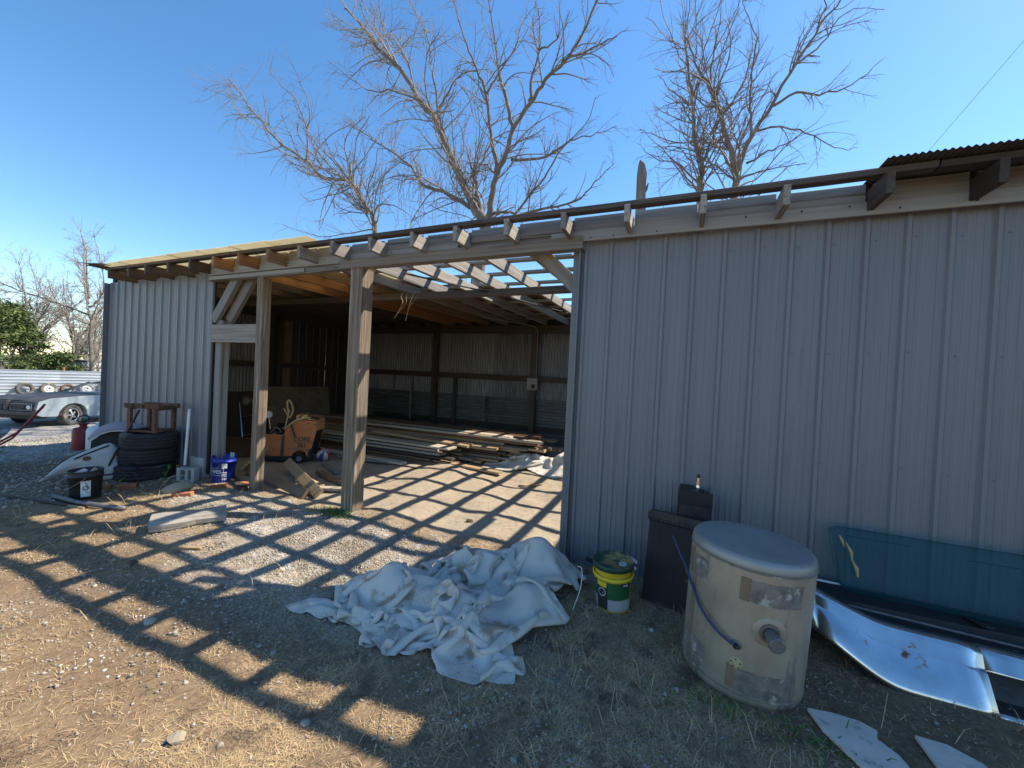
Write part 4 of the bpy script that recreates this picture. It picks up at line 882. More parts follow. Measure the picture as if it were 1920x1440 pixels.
o = obj('river_stone', me, 'stone', None, g3(-5.90, 3.00, .045), (.1, -.18, 1.0)); tag(o, 'smooth tan oval stone resting on dry grass before the tyres', 'stone')
o = obj('steel_pipe', mesh(*tube([g3(-6.62, 2.13, .035), g3(-6.2, 2.18, .03), g3(-5.50, 2.30, .026)], .026, 10), smooth=True), 'galv'); tag(o, 'grey steel pipe lying on the dry grass in front of the black bucket', 'pipe')
o = obj('scrap_stick', mesh(*tube([g3(-7.15, 1.90, .02), g3(-6.6, 1.98, .02), g3(-6.2, 2.10, .015)], .013, 6)), 'wood_dark'); tag(o, 'dark stick lying left of the grey steel pipe', 'stick')
o = obj('scrap_stick', mesh(*tube([g3(-6.36, 2.06, .012), g3(-6.0, 2.16, .012)], .012, 6)), 'wood_tan'); tag(o, 'pale stick lying under the grey steel pipe', 'stick')
o = obj('scrap_stick', mesh(*board(.22, .03, .015)), 'wood_tan', None, g3(-3.92, 2.08, .012), (0, 0, .5)); tag(o, 'small yellow wood splinter on the straw below the slab', 'stick')
o = obj('wire_loop', mesh(*tube(smooth_path([g3(-7.3, 1.95, .08), g3(-7.1, 2.10, .16), g3(-6.85, 2.25, .26), g3(-6.72, 2.27, .27), g3(-6.72, 2.22, .20), g3(-6.9, 2.12, .10), g3(-7.0, 2.0, .02)], 6), .006, 6), smooth=True), 'wire_grey'); tag(o, 'stiff grey cable loop lying left of the black bucket', 'cable')
o = obj('black_hose', mesh(*tube(smooth_path([g3(-7.75, 2.38, .03), g3(-7.3, 2.48, .28), g3(-7.0, 2.62, .46), g3(-6.93, 2.72, .52)], 6), .011, 6), smooth=True), 'black'); tag(o, 'thin black hose draped along the white fender edge', 'hose')
o = obj('black_hose', mesh(*tube(smooth_path([g3(-6.42, 2.42, .27), g3(-6.40, 2.55, .27), g3(-6.46, 2.70, .34), g3(-6.55, 2.82, .33), g3(-6.60, 2.9, .20)], 6), .010, 6), smooth=True), 'black'); tag(o, 'black hose arching behind the black bucket rim', 'hose')
o = obj('bent_wire', mesh(*tube(smooth_path([g3(-6.22, 2.95, .01), g3(-6.18, 3.0, .10), g3(-6.12, 3.05, .17), g3(-5.98, 3.12, .18), g3(-5.99, 3.1, .12), g3(-6.05, 3.02, .08)], 4), .006, 6)), 'wire_grey'); tag(o, 'bent grey wire handle sticking up behind the oval stone', 'wire')
o = obj('bent_wire', mesh(*tube(smooth_path([g3(-6.72, 2.72, .02), g3(-6.70, 2.75, .14), g3(-6.66, 2.82, .19), g3(-6.56, 2.86, .17), g3(-6.52, 2.86, .03)], 4), .008, 6)), 'dark_steel'); tag(o, 'dark bent rod standing by the brick near the iron bar', 'rod')
for k, (x0, y0, h_) in enumerate(((-6.30, 3.0, .30), (-6.52, 2.60, .24))):
    t = thing('weed', ('green leafy weed sprouting before the tyre stack', 'green weed leaning out beside the black bucket')[k], 'weed', g3(x0, y0, 0))
    st_ = [(0, 0, 0), (.02, .02, h_*.4), (.03+.05*k, .06, h_*.75), (.05+.09*k, .07, h_)]; obj('stem', mesh(*tube(smooth_path(st_, 3), .003, 4)), 'weed', t)
    lf = mesh([(0, -.011, 0), (.035, -.006, .006), (.035, .008, .01), (0, .011, 0)], [(0, 1, 2, 3)])
    for j in range(11): p = Vector(smooth_path(st_, 4)[2+j if 2+j < 13 else 12]); obj('leaf', lf, 'weed', t, p, (random.uniform(-.5, .5), random.uniform(-.6, .3), random.uniform(0, 6.28)))
r_ = np.random.default_rng(12); x = -3.55+r_.normal(0, .16, 420); y = 3.36+r_.normal(0, .06, 420)
o = obj('green_weeds', blades(x, y, r_, .05, .8, .005), 'weed'); o['kind'] = 'stuff'; o['label'] = 'low green weeds round the foot of the big post'
r_ = np.random.default_rng(13); x = .45+r_.normal(0, .35, 200); y = 2.30+r_.normal(0, .06, 200)
o = obj('green_weeds', blades(x, y, r_, .05, .8, .0035), 'weed'); o['kind'] = 'stuff'; o['label'] = 'sparse green grass round the foot of the aluminium tank'
for k, (x0, y0, s0, lab) in enumerate(((-4.02, 1.75, .03, 'dark earth clod on the straw in the yard'), (-3.05, 1.42, .03, 'pale rock in the long shade band of the yard'), (-1.52, 1.32, .022, 'light rock near the straw edge by the shade'), (-2.15, 4.02, .035, 'small dark clod on the sunlit dirt inside the opening'), (-3.72, 2.62, .03, 'white stone chip by the gravel patch right of the slab'), (-1.95, 1.02, .03, 'brown half buried rock in the nearest dry grass'))):
    bm = bmesh.new(); bmesh.ops.create_icosphere(bm, subdivisions=2, radius=s0)
    for v in bm.verts: v.co = Vector((v.co.x*1.3, v.co.y, v.co.z*.6))*(.75+.6*float(vn(v.co.x/s0*1.3+k*7, v.co.y/s0*1.3+v.co.z/s0, 81+k)))
    me = bpy.data.meshes.new('s'); bm.to_mesh(me); bm.free(); o = obj('rock', me, ('rust' if k in (0, 3) else 'stone' if k == 5 else 'gravel_rock'), None, g3(x0, y0, s0*.25)); tag(o, lab, 'rock')

# ================================================================== inside: orange machine, dolly, ball, plywood
mx_, my_ = -5.97, 5.0
t = thing('floor_sweeper', 'orange battered ride-on floor sweeper machine parked inside the opening', 'machine', g3(mx_, my_, .0), (0, 0, R(34)))
side = [(-.84, .10), (-.28, .10), (-.26, .17), (-.21, .215), (-.13, .225), (-.06, .20), (-.03, .12), (0, .09), (.075, .42), (.105, .56), (.105, .76), (-.26, .76), (-.36, .66), (-.42, .50), (-.84, .51)]
for y0, nm in ((0, 'side_panel'), (.52, 'side_panel')): obj(nm, mesh(*extr(side, y0, y0+.02)), 'orange_paint', t)
obj('hood_block', mesh(*extr([(-.42, .48), (-.36, .64), (-.26, .74), (.09, .74), (.09, .58), (-.30, .50)], .021, .519)), 'orange_paint', t)
fp = obj('front_panel', mesh(*box(.02, .50, .18, .004)), 'orange_pale', t, (.098, .27, .665)); obj('front_dark_block', mesh(*extr([(-.06, .12), (.0, .12), (.06, .40), (.085, .56), (-.1, .56)], .022, .518)), 'black', t)  # solid black block colours in the shade inside the open front
obj('front_brush_bar', mesh(*tube([(.03, .03, .16), (.03, .51, .16)], .04, 10)), 'rubber', t); obj('front_skid', mesh(*extr([(-.03, .06), (.02, .07), (.04, .25), (.0, .25)], -.004, .018)), 'dark_steel', t)
obj('skirt', mesh(*box(.56, .012, .085, .004)), 'dark_steel', t, (-.56, -.004, .085)); obj('deck', mesh(*box(.42, .47, .03, .004)), 'black', t, (-.62, .27, .40))
for k, (y0, nm) in enumerate(((-.012, 1), (.50, 2))):
    wh = obj('wheel', mesh(*tyre_mesh(.088, .05, .05, 24, 1), smooth=True), 'rubber', t, (-.145, y0, .090), (P2, 0, 0)); obj('rim', mesh(*lathe([(0, .026), (.03, .024), (.035, .015), (.052, .018), (.052, -.01)], 18)), 'galv', wh)
wh = obj('wheel', mesh(*tyre_mesh(.088, .05, .06, 24, 1), smooth=True), 'rubber', t, (-.72, .26, .090), (P2, 0, 0)); obj('rim', mesh(*lathe([(0, .03), (.052, .025), (.052, -.025), (0, -.03)], 14)), 'galv', wh)
rr = random.Random(5)
for k in range(16): obj('engine_part', mesh(*box(rr.uniform(.05, .13), rr.uniform(.05, .12), rr.uniform(.04, .12), .006)), rr.choice(['black', 'dark_steel', 'black', 'galv']), t, (rr.uniform(-.78, -.46), rr.uniform(.08, .45), rr.uniform(.46, .66)), (rr.uniform(-.4, .4), rr.uniform(-.4, .4), rr.uniform(0, 3)))
for k in range(9):
    a = Vector((rr.uniform(-.78, -.45), rr.uniform(.05, .4), .5)); obj('engine_hose', mesh(*tube(smooth_path([a, a+Vector((.05, .03, .10)), a+Vector((.13, rr.uniform(-.05, .1), .08)), a+Vector((.16, .05, -.02))], 4), .009, 6), smooth=True), rr.choice(['black', 'dark_steel', 'wire_grey']), t)
obj('air_cleaner', mesh(*tube([(-.70, .10, .84), (-.70, .06, .84)], .06, 18)), 'white_plastic', t); obj('cleaner_stem', mesh(*tube([(-.70, .09, .80), (-.68, .12, .58)], .012, 8)), 'chrome_small', t)
for k, (pts, w_, m_) in enumerate((([(-.40, -.02, .60), (-.30, -.025, .70), (-.18, -.015, .78), (-.02, .10, .80)], .020, 'strap'), ([(-.40, -.01, .60), (-.37, .0, .78), (-.36, .05, .93)], .012, 'strap'), ([(-.44, .02, .96), (-.38, .03, .86), (-.34, .04, .80), (-.30, .05, .95), (-.36, .05, 1.10), (-.40, .04, 1.06), (-.37, .04, .90)], .016, 'strap'), ([(-.30, -.022, .70), (-.26, -.024, .56), (-.22, -.024, .46)], .018, 'strap_dark'), ([(-.20, .05, .80), (-.10, .15, .86), (.0, .25, .80)], .018, 'strap_dark'))):
    obj('tie_strap', mesh(*tube(smooth_path(pts, 4), w_, 4)), m_, t)
obj('seat_lump', mesh(*box(.18, .20, .10, .03)), 'orange_pale', t, (-.17, .16, .80), (.1, -.15, .2)); obj('seat_lump', mesh(*box(.20, .16, .08, .03)), 'rust', t, (-.03, .26, .81), (-.2, .1, .5))
lo_ = [(0.0, .12, .775), (.04, .13, .778), (.06, .2, .775), (.02, .22, .778)]
for k in range(5): obj('chain_link', mesh(*tube([(-.04+.026*k+.016*math.cos(a), .03+.012*math.sin(a)+.004*k, .775) for a in [2*math.pi*i/8 for i in range(9)]], .005, 5)), 'chrome_small', t)
text_obj('lettering', 'CORE', .105, 'label_print', t, (-.115, -.0015, .425), (P2, 0, 0)); text_obj('lettering', '361', .105, 'label_print', t, (-.12, -.0015, .315), (P2, 0, 0))
text_obj('lettering', '9 8', .07, 'label_print', t, (.1095, .30, .70), (P2, 0, P2)); text_obj('lettering', 'CAT', .06, 'label_print', t, (.1095, .30, .62), (P2, 0, P2)) if False else None
obj('scratch_line', mesh(*box(.34, .002, .007, .0005)), 'dark_steel', t, (-.10, -.001, .372)); obj('scratch_line', mesh(*box(.40, .002, .009, .0005)), 'dark_steel', t, (-.13, -.001, .255)); obj('scratch_line', mesh(*box(.30, .002, .005, .0005)), 'dark_steel', t, (-.10, -.001, .232), (0, .04, 0)); obj('rust_seam', mesh(*box(.05, .002, .38, .0005)), 'rust', t, (-.43, -.001, .30), (0, .05, 0))
# basketball
t = thing('basketball', 'red white and blue basketball on the dirt beside the orange machine', 'ball', g3(-5.86, 5.22, .108), (.4, .5, .2))
for k in range(8):
    V = []; nn = 8
    for i in range(nn+1):
        for j in range(5): th = math.pi*i/nn; ph = (k+j/4)*math.pi/4; V.append((.115*math.sin(th)*math.cos(ph), .115*math.sin(th)*math.sin(ph), .115*math.cos(th)))
    obj('panel', mesh(V, [(i*5+j, (i+1)*5+j, (i+1)*5+j+1, i*5+j+1) for i in range(nn) for j in range(4)], smooth=True), ('seat_red', 'ball_white', 'ball_blue', 'ball_white')[k % 4], t)
# folding chrome dolly in the dark corner
t = thing('hand_dolly', 'chrome folding hand dolly with small wheel leaning in the dark corner', 'dolly', (-7.52, 5.0, G(-7.5, 5)), (-.25, -.22, R(35)))
for s_ in (-1, 1): obj('rail', mesh(*tube([(.12*s_, 0, .02), (.12*s_, 0, 1.02)], .013, 8)), 'chrome_small', t)
for z0 in (.35, .72, 1.0): obj('crossbar', mesh(*tube([(-.12, 0, z0), (.12, 0, z0)], .011, 8)), 'chrome_small', t)
wh = obj('wheel', mesh(*tyre_mesh(.10, .06, .035, 20, 1), smooth=True), 'rubber_pale', t, (.02, -.03, 1.02), (P2, 0, 0)); obj('rim', mesh(*lathe([(0, .01), (.062, .008), (.062, -.008), (0, -.01)], 14)), 'galv', wh)
obj('toe_plate', mesh(*box(.26, .16, .008, .002)), 'dark_steel', t, (0, -.08, .02))
o = obj('plywood_sheet', mesh(*board(1.72, 1.22, .016)), 'plywood', None, (-8.62, 6.95, .92), (1.43, 0, P2+.0)); tag(o, 'large dull brown plywood sheet standing on edge behind the orange machine', 'plywood')
o.location.z = .61*math.sin(1.43)+G(-8.6, 6.9)
bm = bmesh.new(); bmesh.ops.create_icosphere(bm, subdivisions=4, radius=1)
for v in bm.verts: v.co = Vector((v.co.x*.75, v.co.y*.55, max(v.co.z, -.2)*.30*(.7+.8*float(fbm(v.co.x*2+1, v.co.y*2, 91, 3)))))
me = bpy.data.meshes.new('s'); bm.to_mesh(me); bm.free(); o = obj('scrap_heap', me, 'wood_dark', None, g3(-7.75, 4.75, .02)); tag(o, 'low dark heap of dirt and scraps in the corner behind the jamb', 'heap')
print('left done')

# ================================================================== trees (limb guides: radius, then (x, z) points in the tree's plane)
BIG = [
   (0.2,[(-7.4,7.5),(-7.5,7.9),(-7.9,8.5),(-8.3,9.2),(-9.0,10.4),(-9.6,11.6),(-10.2,12.7),(-11.0,13.6),(-12.1,15.2),(-13.5,16.6),(-14.4,17.8),(-15.6,19.0)]),
   (0.15,[(-7.5,7.8),(-7.9,8.9),(-8.1,9.8),(-8.4,10.5),(-8.7,11.4)]),
   (0.17,[(-7.4,7.5),(-7.3,8.0),(-7.1,8.8),(-6.9,9.6),(-6.5,10.2),(-6.2,11.0),(-5.5,11.8),(-4.9,12.4),(-4.2,12.8),(-3.6,13.4),(-3.0,14.5),(-2.8,15.2)]),
   (0.11,[(-6.9,9.6),(-7.1,10.7),(-7.2,11.1),(-7.4,12.6),(-7.8,13.6),(-8.2,14.4),(-8.7,15.7),(-9.1,17.1)]),
   (0.09,[(-6.2,11.0),(-6.4,11.9),(-6.7,12.8),(-6.9,13.8),(-7.1,15.2),(-7.3,16.7)]),
   (0.08,[(-5.5,11.8),(-5.5,13.0),(-5.4,13.9),(-5.5,15.2),(-5.7,16.0)]),
   (0.1,[(-8.2,8.6),(-9.3,9.3),(-10.6,9.9),(-11.3,10.8),(-12.2,11.5),(-13.4,12.3),(-14.4,13.0),(-15.6,13.8)]),
   (0.07,[(-10.2,12.7),(-9.8,13.2),(-9.2,14.1),(-8.5,14.3),(-7.6,14.2)]),
   (0.07,[(-6.4,10.2),(-5.1,10.2),(-4.4,10.6),(-3.5,10.8),(-2.5,11.0)]),
   (0.07,[(-7.1,8.3),(-6.2,8.1),(-5.7,8.5),(-5.0,9.2),(-4.3,10.2),(-3.5,10.8),(-3.1,11.7)]),
   (0.08,[(-7.2,7.8),(-5.2,8.2),(-3.9,8.4),(-3.2,9.0),(-2.5,9.7)]),
   (0.05,[(-11.0,13.6),(-12.3,14.2),(-13.4,14.3),(-14.5,15.1),(-15.8,16.1)]),
   (0.06,[(-9.6,11.6),(-10.0,13.5),(-10.3,14.7),(-10.5,15.9),(-11.2,17.2),(-11.6,18.0)]),
   (0.05,[(-4.2,12.8),(-3.3,13.0),(-2.6,13.2),(-2.1,13.4)]),
   (0.05,[(-6.9,9.6),(-7.4,10.0),(-8.1,10.3),(-8.6,10.5)]),
   (0.04,[(-5.4,13.9),(-4.7,14.1),(-4.6,14.8),(-4.7,15.7)]),
   (0.05,[(-7.4,12.6),(-7.0,13.4),(-6.4,14.3),(-6.2,15.2),(-5.6,15.9)]),
]
SMALL = [
   (0.1,[(-12.6,7.2),(-12.8,8.5),(-13.3,9.1),(-14.0,10.0),(-14.3,10.4),(-15.8,10.7),(-17.1,11.7),(-18.8,12.8),(-20.3,14.1),(-21.3,15.1),(-22.5,16.4),(-23.5,17.3)]),
   (0.05,[(-17.1,11.7),(-17.0,13.1),(-17.6,14.5),(-18.8,15.7),(-19.7,16.7)]),
   (0.035,[(-17.0,13.1),(-16.8,14.0),(-17.5,15.7),(-18.1,16.8)]),
   (0.05,[(-12.8,8.5),(-12.5,9.1),(-11.6,8.9),(-10.8,8.3)]),
   (0.04,[(-12.7,8.0),(-14.5,8.0),(-16.4,8.1),(-19.1,9.0)]),
   (0.04,[(-14.3,10.4),(-14.5,11.3),(-15.9,12.0),(-16.8,11.8)]),
   (0.035,[(-18.8,12.8),(-20.0,12.7),(-21.3,12.8),(-22.3,13.0)]),
   (0.035,[(-14.0,10.0),(-15.5,9.9),(-17.0,9.9),(-17.8,10.4)]),
]
RIGHT = [
   (0.12,[(0.4,8.4),(0.4,9.3),(0.4,10.1),(0.1,11.0),(0.0,12.3),(-0.2,13.6),(-0.4,14.9),(-0.5,15.7)]),
   (0.07,[(0.4,10.1),(0.7,11.0),(1.0,11.9),(1.6,12.9),(1.9,14.3),(1.8,15.5)]),
   (0.12,[(1.5,8.3),(1.5,9.3),(1.2,10.4),(0.9,11.5),(0.5,12.6),(0.0,13.6),(-0.4,14.7)]),
   (0.1,[(1.5,9.3),(1.9,10.5),(2.4,11.3),(3.0,12.5),(3.6,13.5),(4.1,14.1),(4.4,14.6)]),
   (0.06,[(1.9,10.5),(1.8,11.5),(1.8,12.7),(1.9,13.9),(1.5,15.1),(1.4,15.6)]),
   (0.06,[(2.4,11.3),(3.1,11.6),(4.0,11.4),(4.8,11.7),(5.4,12.2)]),
   (0.05,[(1.9,10.7),(2.7,10.7),(3.5,10.4),(4.3,9.7),(4.9,9.6)]),
   (0.04,[(3.0,12.5),(3.7,12.9),(4.2,13.6),(5.1,13.3)]),
   (0.05,[(0.4,8.9),(-0.3,10.1),(-1.1,11.2),(-2.0,12.3)]),
   (0.04,[(0.5,12.6),(0.6,13.8),(0.7,14.9),(0.7,15.7)]),
   (0.05,[(0.4,9.3),(-0.5,10.3),(-1.3,10.6),(-2.0,11.4)]),
   (0.04,[(0.0,12.3),(-0.6,13.0),(-1.1,13.6),(-1.4,14.1)]),
   (0.05,[(1.8,9.6),(2.4,9.9),(3.1,10.1),(3.8,10.6)]),
   (0.05,[(1.6,9.1),(2.2,9.3),(2.9,9.4),(3.6,9.4)]),
   (0.04,[(3.6,13.5),(3.7,14.1),(3.6,14.8)]),
]
SNAG = [
   (0.2,[(-1.6,8.0),(-1.6,8.9),(-1.7,9.5),(-1.6,9.8)]),
   (0.07,[(-1.6,8.7),(-1.4,8.8),(-1.4,8.9)]),
]
FAR = [
   (0.28,[(-41.2,0.5),(-41.5,3.0),(-41.7,4.6),(-42.3,5.9)]),
   (0.16,[(-42.3,5.9),(-44.5,8.0),(-46.5,10.3),(-48.0,11.8)]),
   (0.16,[(-42.1,6.3),(-42.3,7.5),(-42.7,10.0),(-43.5,11.7)]),
   (0.15,[(-41.9,5.6),(-40.8,6.0),(-39.9,7.0),(-40.8,9.5),(-41.8,11.2)]),
   (0.15,[(-41.9,5.0),(-43.4,5.6),(-47.1,6.9),(-51.2,8.9),(-54.5,10.5)]),
   (0.1,[(-41.7,4.6),(-40.1,5.0),(-39.0,5.6),(-37.5,6.1)]),
   (0.1,[(-41.7,4.2),(-43.4,4.6),(-46.1,5.1),(-48.9,5.4)]),
]
def grow(limbs, Y0, seed, dens=1.0, tw=.008, depth=.16, lmax=3.2, up=.35, levels=3):
    """returns (trunk tubes, twig segments) : main limbs as tapered tubes, side twigs grown along them"""
    r = np.random.default_rng(seed); trunk = []; segs = []
    def twig(p, d, l, rad, lev):
        n = max(3, int(l/.16)); d = d/np.linalg.norm(d); pts = [p.copy()]; c = r.normal(0, .08, 3); c[2] += .03*up
        for i in range(n):
            d = d+c*.8+r.normal(0, .10, 3); d[2] += .05*up; d /= np.linalg.norm(d); p = p+d*l/n; pts.append(p)
        rr_ = np.linspace(rad, rad*.35, n+1)
        for i in range(n): segs.append((pts[i], pts[i+1], rr_[i], rr_[i+1]))
        if lev < levels:
            k = r.poisson(l*(2.7 if lev == 1 else 1.9)*dens)
            for j in range(k):
                t = r.uniform(.18, 1.0); i = min(int(t*n), n-1); dd = pts[i+1]-pts[i]; dd = dd/np.linalg.norm(dd)
                a = r.normal(0, 1, 3); a -= dd*a.dot(dd); a /= np.linalg.norm(a); an = r.uniform(.45, 1.0)
                twig(pts[i], dd*math.cos(an)+a*math.sin(an), l*(1-.6*t)*r.uniform(.3, .65)+.10, max(rr_[i]*.6, tw*.45), lev+1)
    node = {}
    for rad, pts in limbs:
        key = (round(pts[0][0], 1), round(pts[0][1], 1)); y = node.get(key, Y0); sl = r.uniform(-depth, depth) if key in node or len(node) else 0
        q = []; L_ = 0; prev = None
        for x, z in pts:
            if prev: L_ += math.hypot(x-prev[0], z-prev[1])
            prev = (x, z); yy = y+sl*L_; q.append((x, yy, z)); node.setdefault((round(x, 1), round(z, 1)), yy)
        P = smooth_path(q, 4); n = len(P); P = [p+Vector(r.normal(0, .025, 3)) for p in P]
        rd = [max(rad*.95*(1-.88*(i/(n-1))**.7), tw) for i in range(n)]
        trunk.append(tube(P, rd, 8))
        tot = sum((P[i+1]-P[i]).length for i in range(n-1)); k = int(tot*3.3*dens)
        for j in range(k):
            t = r.uniform(.12, 1)**.85; i = min(int(t*(n-1)), n-2); dd = np.array(P[i+1]-P[i]); dd /= np.linalg.norm(dd)
            a = r.normal(0, 1, 3); a -= dd*a.dot(dd); a /= np.linalg.norm(a); an = r.uniform(.4, 1.05)
            l = min(lmax, (.40+.34*tot*(1-.5*t))*r.uniform(.3, 1.0)); twig(np.array(P[i]), dd*math.cos(an)+a*math.sin(an), l, max(min(rd[i]*.6, .034), tw), 1)
    return trunk, segs
def seg_mesh(segs):
    A = np.array([s[0] for s in segs]); B = np.array([s[1] for s in segs]); ra = np.array([s[2] for s in segs]); rb = np.array([s[3] for s in segs]); n = len(A)
    d = B-A; d /= np.linalg.norm(d, axis=1, keepdims=True)+1e-9; u = np.cross(d, np.where(np.abs(d[:, 2:3]) > .9, np.array([[1., 0, 0]]), np.array([[0, 0, 1.]]))); u /= np.linalg.norm(u, axis=1, keepdims=True)+1e-9; v = np.cross(d, u)
    V = np.zeros((n, 6, 3))
    for k in range(3):
        a = 2*math.pi*k/3; o_ = u*math.cos(a)+v*math.sin(a); V[:, k] = A+o_*ra[:, None]; V[:, k+3] = B+o_*rb[:, None]
    F = np.array([(0, 1, 4, 3), (1, 2, 5, 4), (2, 0, 3, 5)]); return bulk(V.reshape(-1, 3), (F[None]+np.arange(n)[:, None, None]*6).reshape(-1, 4), True)
def tree(name, label, limbs, Y0, base, seed, m2='twig', group='bare trees behind the shed', cat='tree', m1='bark', **kw):
    t = thing(name, label, cat, base, group=group); tr, sg = grow(limbs, Y0, seed, **kw)
    b_ = Vector(base); V, F = join(*tr)
    obj('trunk', mesh([(Vector(p)-b_) for p in V], F, smooth=True), m1, t)
    me = seg_mesh(sg); me.transform(Matrix.Translation(-b_)); obj('crown', me, m2, t); return len(sg)
BIG[0][1].insert(0, (-8.0, -.3)); BIG[0][1].insert(1, (-7.9, 3.0)); BIG[0][1].insert(2, (-7.7, 5.5)); BIG[0] = (.36, BIG[0][1])
n = tree('bare_tree', 'large bare many limbed tree rising behind the middle of the shed', BIG, 14, (-8.0, 14, G(-8, 14)), 3)
SMALL[0][1].insert(0, (-12.6, -.3)); SMALL[0][1].insert(1, (-12.5, 3.5)); SMALL[0] = (.16, SMALL[0][1])
n2 = tree('bare_tree', 'slim bare tree bending left above the shed roof', SMALL, 13.5, (-12.6, 13.5, G(-12.6, 13.5)), 4, dens=.8)
RA = [RIGHT[i] for i in (0, 1, 8, 10, 11)]; RB = [RIGHT[i] for i in (2, 3, 4, 5, 6, 7, 9, 12, 13, 14)]
RA[0] = (.2, [(.4, -.3), (.4, 4)]+RA[0][1]); RB[0] = (.2, [(1.5, -.3), (1.5, 4)]+RB[0][1])
n3 = tree('bare_tree', 'bare tree with upright stem left of the pair above the right roof', RA, 16.3, (.4, 16.3, G(.4, 16.3)), 5, dens=.8)
n4 = tree('bare_tree', 'bare spreading tree right of the pair above the right roof', RB, 15.8, (1.5, 15.8, G(1.5, 15.8)), 6, dens=.95)
print('twigs', n, n2, n3, n4)
t = thing('broken_snag', 'short broken dead trunk sticking up behind the shed roof', 'tree', (-1.6, 15, 0))
obj('trunk', mesh(*tube([(0, 0, -.2), (.03, 0, 3), (-.02, 0, 6), (0, 0, 8), (-.03, .02, 8.8), (-.02, 0, 9.4), (-.05, .02, 9.75), (-.10, .02, 9.92)], [.24, .22, .2, .19, .17, .18, .12, .03], 9), smooth=False), 'bark', t)
obj('broken_limb', mesh(*tube([(0, 0, 8.6), (.16, .05, 8.85), (.22, .05, 9.05)], [.08, .06, .02], 6)), 'bark', t)
# vines hanging in the big tree
r_ = np.random.default_rng(9); sg = []
for k in range(70):
    x0 = r_.choice([-11.3, -10.9, -9.9, -9.3, -8.9])+r_.normal(0, .35); z0 = r_.uniform(9.6, 12.6); y0 = 14+r_.normal(0, .5); p = np.array([x0, y0, z0]); L_ = r_.uniform(.8, 3.2)
    for i in range(int(L_/.2)):
        q = p+np.array([r_.normal(0, .05), r_.normal(0, .05), -.2]); sg.append((p, q, .009, .008)); p = q
o = obj('hanging_vine', seg_mesh(sg), 'twig'); tag(o, 'tangled dry vines hanging in the large bare tree', 'vine')
o['kind'] = 'stuff'
# overhead wire
o = obj('overhead_wire', mesh(*tube([(3.6, 12, 5.3), (4.97, 12, 7.3), (6.5, 12, 9.53), (7.73, 12, 11.41)], .005, 5)), 'wire_grey'); tag(o, 'thin overhead wire crossing the sky above the right roof', 'wire')

# ================================================================== far yard on the left: fence, tyres, car, trees
t = thing('metal_fence', 'silver sheet metal fence of horizontal ribs behind the grey car', 'fence', (-31, 10, -.5))
FY0, FY1 = -2, 40
for k in range(14):
    y0 = FY0+3*k; prof = []
    for j in range(9): z = .16*j; prof += [(.0, z), (.0, z+.10), (.03, z+.115), (.03, z+.145)]
    vf = loft([[(x, yy, z) for x, z in prof] for yy in (y0-10, y0-10+3.02)], False, False); obj('fence_sheet', mesh(*vf), 'fence_metal', t, (.004*(k % 2), 0, 0))
    obj('fence_post', mesh(*tube([(-.12, y0-10+.2, -.1), (-.12, y0-10+.2, 1.62)], .05, 8)), 'fence_post', t)
ftz = G(-30, 10)
for k, (y0, ro, m_, lab) in enumerate(((7.35, .34, 'rubber', 'dark bare tyre at the left end of the row on the fence'), (8.72, .33, 'rubber_pale', 'pale dusty bare tyre on the fence left of the white wheel'), (9.55, .33, 'rubber_pale', 'tyre with white steel wheel leaning on the fence'), (10.25, .30, 'rust', 'rusty brown tyre leaning on the fence beside the windscreen'), (11.0, .33, 'rubber_pale', 'tyre seen through the grey car cabin, nearer its windscreen'), (11.7, .33, 'rubber', 'tyre seen through the grey car cabin, nearer the shed'))):
    t = thing('fence_tyre', lab, 'tyre', (-30.72, y0, ftz+ro*.95+.14), (0, P2-.22, 0), group='tyres leaning on the metal fence')
    obj('tyre', mesh(*tyre_mesh(ro, ro*.60, .20, 30, 1), smooth=True), m_, t)
    if k in (2, 4):
        w_ = obj('wheel', mesh(*lathe([(.03, .03), (.05, .06), (.13, .07), (.15, .03), (.185, .05), (.205, .07), (.205, -.05)], 24), smooth=True), 'white_wheel', t); hm = mesh(*lathe([(0, .073), (.018, .073)], 8))
        for j in range(8): obj('stud_hole_disc', hm, 'black', w_, (.10*math.cos(j*.785), .10*math.sin(j*.785), .002))  # black discs laid on the wheel, painted dark in place of stud holes
        obj('hub_hole_disc', mesh(*lathe([(0, .065), (.035, .065)], 12)), 'black', w_)  # black disc gives the hub opening its shade by colour
# --- the car
ch = Vector((.348, -.937, 0)); yawc = math.atan2(ch.y, ch.x)      # heading
wheel_near = Vector((-17.79, 6.0)); left = Vector((-ch.y, ch.x))
org = wheel_near+Vector((-left.x, -left.y))*.78                    # midpoint of the front axle
cz = G(org.x, org.y)-.01
car = thing('parked_car', 'old two door coupe in patchy grey primer with black hood', 'car', (org.x, org.y, cz), (0, 0, yawc))
def arch(cx, r0, n=9): return [(cx+r0*math.cos(a), .36+r0*.92*math.sin(a)) for a in [math.pi*i/n for i in range(n+1)]]
WB = 2.92
lower = [(.93, .42), (.95, .60), (.90, .80), (.60, .90), (-.2, .945), (-1.05, .97), (-2.3, .95), (-3.2, .97), (-4.05, .90), (-4.15, .60), (-4.05, .38)]+[p for p in reversed([(x, z) for x, z in arch(-WB, .40)])]
lower += [(-WB+.42, .30), (-.45, .27)]+[(x, z) for x, z in reversed(arch(0, .40))]+[(.42, .34), (.80, .36)]
def side_skin(sg):
    n = len(lower); y0 = sg*.92; V = [(x, y0-sg*.05*abs(z-.65)**1.4*2, z) for x, z in lower]+[(x, sg*.5, z) for x, z in lower]
    return V, [tuple(range(n))]+[(j, j+n, (j+1) % n+n, (j+1) % n) for j in range(n)]
for sg in (1, -1): obj('side_panel', mesh(*side_skin(sg)), 'primer_grey', car)
